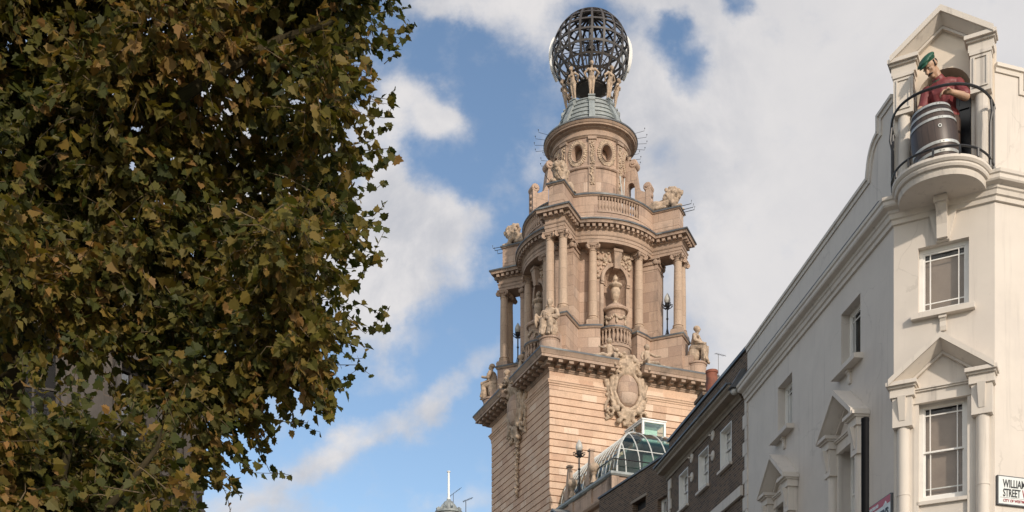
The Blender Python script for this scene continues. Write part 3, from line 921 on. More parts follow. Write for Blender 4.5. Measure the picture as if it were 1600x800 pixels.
# cartouches with garlands on the south and west faces
def cartouche(k):
    Mk = Matrix.Rotation(k * pi / 2, 4, 'Z')          # k=0: south face, outward -y
    y0 = -S_
    r2 = random.Random(3)
    parts = [('e', (0, y0 - .02, 28.5), (.98, .36, 1.25)), ('e', (0, y0 - .1, 30.0), (.85, .5, .75)), ('c', (0, y0, 27.2), .5, (0, y0, 26.7), .3)]
    for s in (-1, 1):
        # flanking scrolls and drops
        parts += [('c', (s * 1.0, y0 - .25, 29.3), .16, (s * 1.05, y0 - .2, 28.3), .13), ('c', (s * 1.05, y0 - .2, 28.3), .13, (s * .85, y0 - .25, 27.4), .17), ('e', (s * .72, y0 - .3, 27.35), (.2, .22, .2)),
                  ('c', (s * 1.35, y0 - .1, 29.0), .15, (s * 1.0, y0 - .15, 27.9), .12), ('c', (s * .30, y0 - .28, 27.3), .14, (s * .42, y0 - .25, 26.75), .12), ('e', (s * .55, y0 - .26, 26.65), (.17, .2, .17)),
                  ('c', (s * .2, y0 - .35, 30.0), .15, (s * .75, y0 - .35, 29.75), .12), ('e', (s * .82, y0 - .35, 29.6), (.18, .2, .18)), ('c', (s * .3, y0 - .45, 30.5), .13, (s * .7, y0 - .35, 30.3), .12),
                  ('c', (s * .95, y0 - .08, 27.0), .14, (s * 1.3, y0 - .05, 26.75), .09)]
        for i in range(16):
            parts.append(('e', (s * r2.uniform(1.1, 1.42), y0 - .06, 29.1 - i * .15), (r2.uniform(.07, .13), .12, r2.uniform(.07, .12))))
        for i in range(10):
            parts.append(('e', (s * r2.uniform(.1, .9), y0 - r2.uniform(.35, .6), r2.uniform(29.9, 30.75)), (.12, .12, .12)))
    for s in (-1, 1):       # strapwork curling round the shield
        for (q0, q1, ra, rb, off) in ((-1.45, -.9, .10, .13, 1.1), (-.9, -.2, .13, .11, 1.13), (-.1, .55, .12, .14, 1.14), (.55, 1.2, .14, .10, 1.12)):
            parts.append(('c', (s * .78 * off * math.cos(q0), y0 - .32, 28.5 + 1.04 * off * math.sin(q0)), ra, (s * .78 * off * math.cos(q1), y0 - .36, 28.5 + 1.04 * off * math.sin(q1)), rb))
        for i in range(7):
            a_ = i * .75
            parts.append(('e', (s * (1.12 + .2 * math.cos(a_)), y0 - .22, 27.15 + .2 * math.sin(a_)), (.09, .14, .09)))
            parts.append(('e', (s * (.55 + .17 * math.cos(a_)), y0 - .42, 29.95 + .17 * math.sin(a_)), (.08, .14, .08)))
    for i in range(70):
        th = r2.uniform(0, 2 * pi); q_ = r2.uniform(1.12, 1.5)
        if -2.6 < math.sin(th) * q_ * 1.15 - 0 and not (math.sin(th) < -.5 and abs(math.cos(th)) < .3):
            parts.append(('c', (.80 * q_ * math.cos(th), y0 - .22, 28.45 + 1.12 * q_ * math.sin(th)), r2.uniform(.04, .08), (.80 * q_ * math.cos(th + .22), y0 - .34, 28.45 + 1.12 * q_ * math.sin(th + .22)), r2.uniform(.03, .07)))
    for i in range(40):
        zz = 26.9 - i * .097
        w = .42 * max(.18, 1 - i / 24) if i < 24 else .08
        parts.append(('e', (r2.uniform(-w, w), y0 - .08 - r2.uniform(0, .12), zz), (r2.uniform(.08, .14), .12, r2.uniform(.07, .12))))
    me = blob_mesh('cartouche', parts, .03, M_CARVE, 1)
    me.transform(Matrix.Translation((0, 0, -.42))); me.transform(Mk)
    o = link('cartouche', me, T)
    sh = MB(Mk); sh.ell((0, y0 - .18, 28.10), (.74, .54, 1.02), 28, 20)
    sh.build('shield', M_WALL, o, smooth=True, loc=(0, 0, 0))
for k in (0, 3):
    cartouche(k)

# front block of the theatre with its terrace and quarter-barrel glass roof
tb = MB()
X0, Y0, X1 = -S_ - .0, -13.4, 7.5
blk = [(X0, Y0), (X1, Y0), (X1, -S_ + .02), (X0, -S_ - .02)]
MB().prism(blk, GZ, 18.75).build('lower_block', M_WALL, T)
pth = [(X0, -S_ - .02), (X0, Y0), (X1, Y0)]
MB().sweep(pth, [(-.4, 18.752), (.25, 18.752), (.34, 18.86), (.34, 18.96), (.0, 19.02), (-.4, 19.02)]).build('ledge', M_TRIM, T)
MB().sweep(pth, [(-.45, 19.02), (-.05, 19.02), (-.05, 20.0), (-.45, 20.0)]).build('terrace_parapet', M_WALL, T)
pp = MB()
for i in range(4):
    y = -13.1 + i * 2.5
    pp.box(X0 - .03, X0 + .2, y - .28, y + .28, 19.03, 19.99)
pp.box(X0 - .03, X0 + .4, Y0 - .03, Y0 + .55, 19.03, 19.99)
pp.build('parapet_pilasters', M_TRIM, T)
MB().sweep(pth, [(-.5, 20.0), (.06, 20.0), (.14, 20.08), (.14, 20.2), (-.5, 20.26)]).build('terrace_coping', M_LEADW, T)
MB().box(-1.2, 7, -9.6, -S_ - .05, 18.7, 23.55).box(X0 + .2, X1, Y0 + .2, -S_ - .05, 18.7, 19.4).build('terrace_block', plain_mat('grey_green_room', (.20, .27, .24), .8, .5, .8), T)
# gabled stone dormer on the west front
gb = MB()
gb.box(X0 - .9, X0 + .1, -8.9, -6.7, 17.2, 18.9)
gb.add([(X0 - .9, -8.9, 18.9), (X0 - .9, -6.7, 18.9), (X0 - .9, -7.8, 19.5), (X0 + .1, -8.9, 18.9), (X0 + .1, -6.7, 18.9), (X0 + .1, -7.8, 19.5)], [(0, 1, 2), (3, 5, 4), (0, 2, 5, 3), (2, 1, 4, 5), (0, 3, 4, 1)])
gbo = gb.build('stone_gable', M_WALL, T)
gl = MB()
for (ya, za, yb, zb) in ((-9.05, 18.86, -7.8, 19.56), (-7.8, 19.56, -6.55, 18.86)):
    gl.add([(X0 - 1.05, ya, za), (X0 + .1, ya, za), (X0 + .1, yb, zb), (X0 - 1.05, yb, zb), (X0 - 1.05, ya, za + .12), (X0 + .1, ya, za + .12), (X0 + .1, yb, zb + .12), (X0 - 1.05, yb, zb + .12)],
           [(0, 1, 2, 3), (4, 7, 6, 5), (0, 4, 5, 1), (1, 5, 6, 2), (2, 6, 7, 3), (3, 7, 4, 0)])
gl.build('gable_roof', M_LEAD, gbo, loc=(0, 0, 0))

# glass roof
gx0, gy0 = X0 + .55, Y0 + .55
GD, GH, gz = 2.9, 3.25, 20.32
def qprof(f):      # 0 outer foot .. 1 ridge: distance inwards, height
    a = f * pi / 2
    return GD * (1 - math.cos(a)), GH * math.sin(a)
NQ = 12
vg = MB()
def gp(i, yend=None, xend=None):
    q, h = qprof(i / NQ); return q, h
westg = [[(gx0 + gp(i)[0], gy0 + gp(i)[0], gz + gp(i)[1]) for i in range(NQ + 1)], [(gx0 + gp(i)[0], -S_ - .3, gz + gp(i)[1]) for i in range(NQ + 1)]]
southg = [[(gx0 + gp(i)[0], gy0 + gp(i)[0], gz + gp(i)[1]) for i in range(NQ + 1)], [(6.8, gy0 + gp(i)[0], gz + gp(i)[1]) for i in range(NQ + 1)]]
vg.loft(westg, False); vg.loft(southg, False)
glassroof = vg.build('glass_roof', M_VGLASS, T)
def ribtube(path, r=.036, name='rib'):
    return MB().tube(path, r, 6).build(name, M_RIB, glassroof, loc=(0, 0, 0))
for j in range(15):
    y = gy0 + .45 + j * .50
    pts = [(gx0 + gp(i)[0], y, gz + gp(i)[1]) for i in range(NQ + 1) if gy0 + gp(i)[0] <= y + .05]
    if y < -S_ - .3: ribtube(pts)
for j in range(9):
    x = gx0 + .55 + j * .85
    pts = [(x, gy0 + gp(i)[0], gz + gp(i)[1]) for i in range(NQ + 1) if gx0 + gp(i)[0] <= x + .05]
    ribtube(pts)
ribtube([(gx0 + gp(i)[0], gy0 + gp(i)[0], gz + gp(i)[1]) for i in range(NQ + 1)], .055, 'hip_rib')
ribtube([(gx0 + GD, -S_ - .3, gz + GH), (gx0 + GD, gy0 + GD, gz + GH), (6.8, gy0 + GD, gz + GH)], .05, 'ridge_rail')
for f in (.02, .30):
    q, h = qprof(f)
    ribtube([(gx0 + q, -S_ - .3, gz + h), (gx0 + q, gy0 + q, gz + h), (6.8, gy0 + q, gz + h)], .03, 'glazing_rail')
hr = MB()
hr.tube([(X0 + .12, Y0 + 2.2, 20.95), (X0 + .12, Y0 + .15, 20.95), (4.0, Y0 + .15, 20.95)], .035, 6)
for p in ((X0 + .12, Y0 + 2.2), (X0 + .12, Y0 + .15), (-1.6, Y0 + .15), (1.2, Y0 + .15), (4, Y0 + .15)):
    hr.tube([(p[0], p[1], 20.2), (p[0], p[1], 20.95)], .03, 6)
hr.build('terrace_handrail', M_IRON, T)
# white framed glass box above the terrace
bx = MB()
bx0, bx1, by0, by1, bz0, bz1 = -1.12, .26, -9.45, -7.4, 23.4, 24.78
for xx in (bx0, bx1):
    for y in (by0, by1): bx.box(xx - .06, xx + .06, y - .06, y + .06, bz0, bz1)
for zz in (bz0 + .06, bz1 - .06):
    bx.box(bx0, bx1, by0 - .055, by0 + .055, zz - .06, zz + .06)
    for xx in (bx0, bx1): bx.box(xx - .055, xx + .055, by0 + .06, by1, zz - .058, zz + .058)
bx.box(bx0 - .05, bx0 + .05, -8.4, -8.3, bz0 + .1, bz1 - .1)
bx.box(bx0 - .1, bx1 + .1, by0 - .1, by1 + .1, bz1, bz1 + .07)
lb = bx.build('rooftop_lantern', M_WHITESIGN, T)
MB().box(bx0 + .02, bx1 - .02, by0 - .012, by0 + .012, bz0 + .1, bz1 - .1).box(bx0 - .012, bx0 + .012, by0 + .06, by1, bz0 + .1, bz1 - .1).build('lantern_glass', glass_mat('pale_green_glass', (.86, .95, .91), 1.6), lb, loc=(0, 0, 0))
MB().box(bx0 + .2, bx1 - .2, by0 + .5, by1 - .2, bz0, bz1 - .15).build('lantern_core', plain_mat('pale_green_panel', (.60, .68, .63), .6, .2, 1.5), lb, loc=(0, 0, 0))

# ------------------------------------------------------------------ globe and figures
GC = TW(0, 0, 51.75)
gr_ = 2.46
globe = thing('lattice_globe', 'big open globe of dark metal bars crowning the theatre tower', 'globe', TW(0, 0, 49.25), TROT)
def gob(b, name, mat):
    return b.build(name, mat, globe, loc=(0, 0, 2.5))
b = MB()
NM = 20
a00 = VA
for k in range(NM):
    a = a00 + 2 * pi * k / NM
    rows = []
    for i in range(37):
        t = -pi / 2 + .08 + (pi - .16) * i / 36
        row = []
        for (rr_, wd) in ((gr_ + .03, -.068), (gr_ + .03, .068), (gr_ - .03, .068), (gr_ - .03, -.068)):
            p = Vector((rr_ * math.cos(t), wd, rr_ * math.sin(t)))
            row.append((p.x * math.cos(a) - p.y * math.sin(a), p.x * math.sin(a) + p.y * math.cos(a), p.z))
        rows.append(row)
    b.loft(rows, True, True, True)
gob(b, 'meridian_bars', M_BRONZE)
b = MB()
for lat in (-66, -48, -31, -15, 1, 17, 33, 49, 66):
    t = R(lat); q = R(1.45)
    b.lathe([((gr_ + .035) * math.cos(t - q), (gr_ + .035) * math.sin(t - q)), ((gr_ + .035) * math.cos(t + q), (gr_ + .035) * math.sin(t + q)), ((gr_ - .05) * math.cos(t + q), (gr_ - .05) * math.sin(t + q)), ((gr_ - .05) * math.cos(t - q), (gr_ - .05) * math.sin(t - q)), ((gr_ + .035) * math.cos(t - q), (gr_ + .035) * math.sin(t - q))], 60)
gob(b, 'parallel_rings', M_BRONZE)
b = MB()
b.tube([(0, 0, -2.4), (0, 0, 2.4)], .13, 10)
for zz in (.45,):
    rq = math.sqrt(gr_ ** 2 - zz * zz)
    for k in range(NM):
        a = a00 + 2 * pi * k / NM
        b.tube([(0, 0, zz - .05), (rq * math.cos(a), rq * math.sin(a), zz)], .028, 4)
for k in range(8):
    a = a00 + 2 * pi * (k + .5) / 8
    b.tube([(0, 0, -1.9), (2.2 * math.cos(a), 2.2 * math.sin(a), .9)], .045, 4)
b.lathe([(.3, .2), (.3, .5)], 12); b.lathe([(.25, -1.1), (.25, -.9)], 12)
gob(b, 'mast_and_spokes', M_BRONZE)
b = MB(); b.lathe([(.75, -2.5), (1.0, -2.38), (.9, -2.2), (.2, -2.15)], 24)
gob(b, 'base_cup', M_BRONZE)
# white ring letters on either flank
for sgn in (1, -1):
    base = VA + sgn * R(97)
    for dr2, tilt in ((R(0), 0), (R(19) * sgn, .0)):
        b = MB(); rows = []
        for i in range(41):
            th = 2 * pi * i / 40
            row = []
            for (ro, wo) in ((.0, 1.0), (.16, 1.0), (.16, .82), (.0, .82)):
                az = base + dr2 + .13 * wo * math.cos(th); el = .06 + .46 * wo * math.sin(th)
                q = gr_ + .08 + ro
                row.append((q * math.cos(el) * math.cos(az), q * math.cos(el) * math.sin(az), q * math.sin(el)))
            rows.append(row)
        b.loft(rows, True)
        gob(b, 'white_letter', M_WHITESIGN)

def fig_standing():
    # arms raised behind the head, hip swung, 2 m tall; faces -y
    p = []
    for s in (-1, 1):
        p += [('c', (s * .07, 0, .08), .055, (s * .085, -.01, .52), .075), ('c', (s * .085, -.01, .52), .078, (s * .10, .02, .98), .115), ('e', (s * .08, -.07, .045), (.05, .12, .045))]
        p += [('c', (s * .19, .02, 1.50), .075, (s * .42, .06, 1.28), .055), ('c', (s * .42, .06, 1.28), .052, (s * .26, .14, 1.06), .04), ('e', (s * .25, .15, 1.03), (.045, .06, .06))]
        p += [('e', (s * .085, -.12, 1.37), (.075, .07, .07))]
    p += [('e', (0, .02, 1.02), (.20, .15, .17)), ('c', (0, .01, 1.12), .13, (0, .02, 1.38), .16), ('e', (0, .02, 1.46), (.23, .12, .10)), ('c', (0, .02, 1.52), .065, (0, -.01, 1.68), .06),
          ('e', (0, -.02, 1.80), (.10, .12, .145)), ('e', (0, .03, 1.86), (.125, .135, .11)), ('e', (0, -.14, 1.78), (.02, .03, .03)), ('c', (0, .02, 1.12), .13, (0, .05, .98), .17)]
    return p
figm = blob_mesh('caryatid_statue', fig_standing(), .018, M_STATUE, 1)
dirs = {0: 'stone figure in the middle under the dark globe, facing the viewer', 1: 'stone figure right of the middle one under the dark globe', 7: 'stone figure left of the middle one under the dark globe',
        2: 'rightmost stone figure under the dark globe, seen side on', 6: 'leftmost stone figure under the dark globe, seen side on'}
for k in range(8):
    a = VA + k * pi / 4
    p = TW(1.50 * math.cos(a), 1.50 * math.sin(a), 48.09)
    o = link('caryatid_statue', figm)
    o.location = p; o.rotation_euler = (R(9.5), 0, TROT + a + pi / 2); o.scale = (1.12, 1.12, 1.06)
    tag(o, dirs.get(k, 'stone figure hidden on the far side under the dark globe'), 'statue', 'stone figures standing under the globe')

# ------------------------------------------------------------------ lions
def lion_parts():
    # reclining lion with raised maned head, looking along +x; about 2 m long
    p = [('c', (-.72, 0, .36), .34, (.15, 0, .55), .36), ('e', (-.72, 0, .34), (.40, .42, .36)), ('c', (.15, 0, .55), .36, (.42, 0, .85), .36),
         ('e', (.40, 0, .78), (.44, .42, .52)), ('e', (.46, 0, 1.12), (.40, .40, .36)), ('e', (.74, 0, 1.14), (.24, .24, .24)), ('c', (.84, 0, 1.08), .17, (.98, 0, 1.05), .15), ('e', (1.06, 0, 1.13), (.08, .09, .06)), ('e', (.96, 0, .93), (.13, .12, .07)), ('e', (.84, 0, .84), (.14, .14, .16))]
    for s in (-1, 1):
        p += [('c', (.45, s * .26, .45), .18, (.62, s * .28, .14), .14), ('c', (.55, s * .28, .12), .13, (.92, s * .26, .11), .12), ('e', (.98, s * .26, .11), (.15, .13, .11)),
              ('e', (-.62, s * .38, .33), (.42, .17, .33)), ('c', (-.5, s * .46, .11), .12, (-.05, s * .48, .10), .11), ('e', (.0, s * .48, .10), (.14, .12, .10)), ('e', (.90, s * .12, 1.23), (.06, .05, .05))]
    r2 = random.Random(8)
    for i in range(110):
        th = r2.uniform(0, 2 * pi); q = r2.uniform(.33, .46); xx = r2.uniform(-.05, .74)
        k_ = 1.0 if xx < .45 else .82
        p.append(('e', (xx, q * k_ * math.cos(th), .98 + q * k_ * math.sin(th) * 1.05 - .12 * (.4 - xx)), (.11, .07, .12), (r2.uniform(-.6, .6), .5, 0)))
    p += [('c', (-1.05, .1, .25), .07, (-.9, .55, .12), .06), ('e', (-.75, .6, .12), (.12, .08, .08))]
    return p
lionm = blob_mesh('lion_statue', lion_parts(), .028, M_STATUE, 1)
for k, lab in ((2 + 0, 'stone lion on the front corner block of the parapet, head towards the viewer'), (3, 'stone lion in profile on the right-hand parapet block'), (1, 'stone lion on the left-hand parapet block, against the sky'), (0, 'stone lion hidden on the rear parapet block')):
    ph = pi / 4 + k * pi / 2
    p = TW(5.05 * math.cos(ph), 5.05 * math.sin(ph), 40.44)
    o = link('lion_statue', lionm); o.location = p; o.rotation_euler = (0, 0, TROT + ph); o.scale = (.98, .98, .98)
    tag(o, lab, 'lion statue', 'stone lions on the tower parapet')

# ------------------------------------------------------------------ seated robed figures
def fig_seated(var=0):
    # robed woman/man seated, facing -y, seat 0.75, about 2.1 m
    p = [('e', (0, .05, .85), (.40, .36, .30)), ('c', (0, .05, .95), .27, (0, .0, 1.35), .27), ('e', (0, .0, 1.50), (.38, .22, .17)), ('c', (0, -.02, 1.58), .10, (0, -.06, 1.78), .09),
         ('e', (0, -.08, 1.93), (.135, .16, .20)), ('e', (0, -.02, 2.0), (.17, .18, .15)), ('e', (0, -.235, 1.91), (.025, .04, .045)), ('e', (0, .1, .5), (.42, .38, .5))]
    for s in (-1, 1):
        p += [('c', (s * .18, 0, .86), .20, (s * .22, -.50, .84), .17), ('c', (s * .22, -.50, .82), .17, (s * .18, -.46, .12), .15), ('e', (s * .18, -.58, .07), (.09, .18, .07)),
              ('c', (s * .36, 0, 1.5), .13, (s * .50, -.08, 1.16), .105), ('e', (s * .09, -.19, 1.36), (.11, .09, .10))]
    if var == 0:
        p += [('c', (.50, -.08, 1.16), .10, (.15, -.42, 1.06), .07), ('e', (.10, -.46, 1.06), (.07, .10, .06)), ('c', (-.50, -.08, 1.16), .10, (-.55, -.38, 1.15), .07), ('e', (-.56, -.46, 1.16), (.06, .09, .08)), ('e', (-.62, -.35, .95), (.09, .25, .40)),
              ('e', (0, -.02, 2.12), (.10, .12, .08))]
    elif var == 1:
        p += [('c', (.50, -.08, 1.16), .10, (.30, -.50, 1.0), .07), ('e', (.28, -.56, .99), (.07, .10, .06)), ('c', (-.50, -.08, 1.16), .10, (-.25, -.50, 1.0), .07), ('e', (-.22, -.56, 1.0), (.07, .10, .06))]
    else:
        p += [('c', (.50, -.08, 1.16), .10, (.42, -.42, 1.25), .07), ('e', (.40, -.48, 1.29), (.07, .08, .08)), ('c', (-.50, -.08, 1.16), .10, (-.62, .12, .92), .07), ('e', (-.64, .14, .88), (.07, .08, .08))]
    r2 = random.Random(21 + var)
    for i in range(30):     # drapery over the lap and down the front
        a0_ = r2.uniform(-.45, .45)
        p.append(('c', (a0_, -.05, .98 + r2.uniform(0, .1)), .035, (a0_ * .9, -.58, .92 + r2.uniform(-.08, .06)), .04))
    for i in range(26):     # folds of the robe
        x = r2.uniform(-.36, .36)
        p.append(('c', (x, -.40 - r2.uniform(0, .12), r2.uniform(.6, .85)), .04, (x + r2.uniform(-.1, .1), -.54 - r2.uniform(0, .14), r2.uniform(.05, .2)), .055))
    for i in range(12):
        s = r2.choice((-1, 1)); z0 = r2.uniform(1.0, 1.5)
        p.append(('c', (s * .25, -.22, z0), .05, (-s * .1, -.30, z0 - .25), .05))
    return p
seat_m = [blob_mesh('seated_statue', fig_seated(v), .022, M_STATUE, 1) for v in range(3)]
for k, v, lab in ((2, 0, 'robed stone figure seated in front of the corner columns, facing the viewer'), (3, 1, 'robed stone figure seated on the right edge of the tower, above the cornice'), (1, 2, 'robed stone figure seated on the left edge of the tower, above the cornice')):
    ph = pi / 4 + k * pi / 2
    p = TW(7.02 * math.cos(ph), 7.02 * math.sin(ph), 29.7)
    root = thing('seated_statue', lab, 'statue', p, TROT + ph + pi / 2, 'seated stone figures at the corners of the tower')
    MB().lathe([(.66, 0), (.66, .10), (.58, .14), (.58, .72), (.64, .76), (.64, .86)], 24).box(-.5, .5, .1, .8, 0, 1.3).build('plinth', M_WALL, root, smooth=True)
    link('figure', seat_m[v], root, (0, .05, .86)).scale = (1.12, 1.12, 1.12)

# cherubs sitting beside the cartouches
def cherub(s):
    p = [('e', (0, 0, .18), (.22, .20, .17)), ('c', (0, 0, .25), .17, (0, .02, .58), .17), ('e', (0, .02, .68), (.22, .14, .10)), ('c', (0, .01, .72), .07, (0, 0, .82), .07), ('e', (0, -.02, .95), (.135, .15, .16)), ('e', (0, .02, 1.0), (.15, .16, .13)), ('e', (0, -.17, .93), (.025, .03, .03))]
    p += [('c', (s * .1, -.05, .14), .12, (s * .12, -.42, .16), .10), ('c', (s * .12, -.42, .15), .095, (s * .10, -.46, -.38), .06), ('e', (s * .10, -.52, -.44), (.055, .11, .05)),
          ('c', (-s * .1, -.05, .14), .12, (-s * .50, -.22, .14), .10), ('c', (-s * .50, -.22, .13), .09, (-s * .85, -.12, .08), .06), ('e', (-s * .92, -.14, .08), (.10, .06, .06)),
          ('c', (s * .22, .02, .66), .075, (s * .34, -.06, .42), .06), ('c', (s * .34, -.06, .42), .06, (s * .38, -.22, .22), .045), ('e', (s * .38, -.26, .19), (.05, .06, .05)),
          ('c', (-s * .22, .02, .66), .075, (-s * .42, -.10, .52), .06), ('c', (-s * .42, -.10, .52), .055, (-s * .62, -.22, .50), .045), ('e', (-s * .67, -.24, .50), (.06, .05, .05))]
    return p
chm = {s: blob_mesh('cherub_statue', cherub(s), .022, M_STATUE, 1) for s in (-1, 1)}
for (x, y, rz, s, lab) in ((-1.22, -5.3, 0, 1, 'stone cherub with one leg hanging, left of the sunlit shield'), (1.30, -5.3, 0, -1, 'stone cherub with one leg hanging, right of the sunlit shield'),
                        (-5.3, 1.25, -pi / 2, 1, 'stone cherub left of the shaded shield'), (-5.3, -1.22, -pi / 2, -1, 'stone cherub right of the shaded shield, against the bowed balcony')):
    o = link('cherub_statue', chm[s]); o.location = TW(x, y, 29.78); o.rotation_euler = (0, 0, TROT + rz); o.scale = (1.18, 1.18, 1.18)
    tag(o, lab, 'cherub statue', 'stone cherubs beside the shields')

# urns on drum pedestals in the niches
for k, lab in ((3, 'carved stone urn on a round pedestal in the sunlit niche'), (2, 'carved stone urn on a round pedestal in the shaded niche'), (0, 'carved stone urn in the hidden right niche'), (1, 'carved stone urn in the hidden rear niche')):
    a = k * pi / 2
    root = thing('niche_urn', lab, 'urn', TW(3.62 * math.cos(a), 3.62 * math.sin(a), 31.4), TROT + a + pi / 2, 'urns in the tower niches')
    pd = MB().lathe([(.68, 0), (.68, .9), (.62, 1.0), (.60, 1.1), (.62, 2.0), (.66, 2.06), (.78, 2.10), (.82, 2.2), (.80, 2.26), (.66, 2.34), (.5, 2.5), (.2, 2.6)], 30)
    ped = pd.build('pedestal', M_WALL, root, smooth=True)
    g = MB(); r2 = random.Random(k)
    for i in range(40):
        th = 2 * pi * i / 40; zz = 1.75 - .22 * abs(math.sin(th * 3))
        g.ell((.64 * math.cos(th), .64 * math.sin(th), zz), (.09, .09, .10), 7, 5)
        if i % 7 == 0: g.ell((.64 * math.cos(th), .64 * math.sin(th), 1.4), (.08, .08, .2), 7, 5)
    g.build('swag', M_CARVE, ped, smooth=True, loc=(0, 0, 0), angle=80)
    MB().lathe([(.26, 2.58), (.26, 2.66), (.14, 2.72), (.12, 2.84), (.20, 2.95), (.28, 3.25), (.30, 3.5), (.26, 3.6), (.36, 3.66), (.42, 3.74), (.42, 3.82), (.30, 3.90), (.14, 4.0), (.12, 4.06), (.17, 4.12), (.16, 4.25), (.08, 4.4), (.001, 4.48)], 24).build('vase', M_CARVE, root, smooth=True)

# flame lamps
def lamp(name, lab, loc, h, rz=0):
    root = thing(name, lab, 'lamp post', loc, rz, 'flame lamps on the theatre')
    MB().tube([(0, 0, 0), (0, 0, h * .68)], .045, 8).lathe([(.22, 0), (.22, .06), (.1, .2), (.06, .4)], 12).ell((0, 0, h * .45), (.08, .08, .08), 10, 6).build('post', M_IRON, root, smooth=True)
    c = MB()
    for k in range(6):
        a = k * pi / 3
        c.tube([((.06 + q[0]) * math.cos(a), (.06 + q[0]) * math.sin(a), h * .68 + q[1]) for q in ((0, 0), (.12, -.02), (.26, .10), (.27, .22), (.18, .24), (.16, .16))], .028, 5)
    c.lathe([(.28, .0), (.30, .03), (.28, .06), (.26, .03), (.28, 0)], 18, c=(0, 0, h * .68 + .05))
    c.lathe([(.05, 0), (.12, .1), (.14, .25), (.16, .28), (.12, .32)], 12, c=(0, 0, h * .68))
    for k in range(4):
        a = k * pi / 2 + .4
        c.tube([(.28 * math.cos(a), .28 * math.sin(a), .02), (.12 * math.cos(a), .12 * math.sin(a), .35), (.03 * math.cos(a), .03 * math.sin(a), .7)], .025, 5)
    c.build('scroll_crown', M_IRON, root, smooth=True)
    g = [(.12, 0), (.19, .12), (.20, .24), (.15, .42), (.07, .56), (.001, .66)]
    MB().lathe([(r_ * 1.0, z_) for r_, z_ in g], 16, c=(0, 0, h * .68 + .30)).build('flame_globe', M_OPAL, root, smooth=True)
    return root
M_OPAL = plain_mat('frosted_lamp_glass', (.42, .41, .38), .35, .15, 6.0)
ph = pi / 4
q = 5.12 / math.sqrt(2)
lamp('flame_lamp', 'iron lamp with flame shaped globe in the right-hand gap between the columns', TW(q, -q, 32.41), 2.95)
lamp('flame_lamp', 'iron lamp with flame shaped globe in the left-hand gap between the columns', TW(-q, q, 32.41), 2.95)
lamp('flame_lamp', 'iron lamp with flame shaped globe on the parapet beside the glass roof', TW(X0 + .1, -9.0, 20.27), 3.1)
# obelisk and ball finials on the parapet
for y, lab in ((-7.7, 'stone obelisk and ball finial at the far parapet end, left of the lamp'), (-10.6, 'small stone obelisk and ball finial on the parapet, right of the lamp')):
    root = thing('obelisk_finial', lab, 'finial', TW(X0 + .1, y, 20.24), TROT, 'finials on the theatre parapet')
    ob = MB().box(-.24, .24, -.24, .24, 0, .45)
    ob.loft([[(-.2, -.2, .45), (.2, -.2, .45), (.2, .2, .45), (-.2, .2, .45)], [(-.1, -.1, 1.9), (.1, -.1, 1.9), (.1, .1, 1.9), (-.1, .1, 1.9)]], True, True, True).box(-.16, .16, -.16, .16, 1.9, 2.0)
    ob.build('obelisk', M_TRIM, root)
    MB().ell((-.1, -.55, .82), (.30, .30, .30), 14, 10).lathe([(.2, 0), (.14, .2), (.1, .4), (.2, .55)], 12, c=(-.1, -.55, 0)).build('ball', M_STATUE, root, smooth=True)
    for i in range(2):
        MB().tube([(0, .35 + i * .3, 0), (.05, .42 + i * .3, .35), (-.02, .36 + i * .3, .62), (.0, .40 + i * .3, .8)], [.13, .15, .1, .03], 8).build('scroll', M_STATUE, root, smooth=True)

# ------------------------------------------------------------------ cream corner pub
P0 = Vector((7.742, 24.0, GZ))
PUB = thing('corner_pub', 'cream stucco corner pub with pedimented windows and an arched attic balcony', 'building', P0, 0, raised=True)
class FR:
    def __init__(s, o, d, sgn):
        s.o = Vector((o[0], o[1], 0)); s.d = Vector((d[0], d[1], 0)).normalized(); s.n = Vector((s.d.y, -s.d.x, 0)) * sgn
        s.M = Matrix(((s.d.x, s.n.x, 0, s.o.x), (s.d.y, s.n.y, 0, s.o.y), (0, 0, 1, 0), (0, 0, 0, 1)))
    def pt(s, a, p, z): return s.M @ Vector((a, p, z))
CWID = 1.909
FC = FR((0, 0), (.8785, -.4778), 1)
FL = FR((0, 0), (-.117, .993), -1)
ce = FC.pt(CWID, 0, 0)
FRR = FR((ce.x, ce.y), (.953, .304), 1)
LL = 9.43

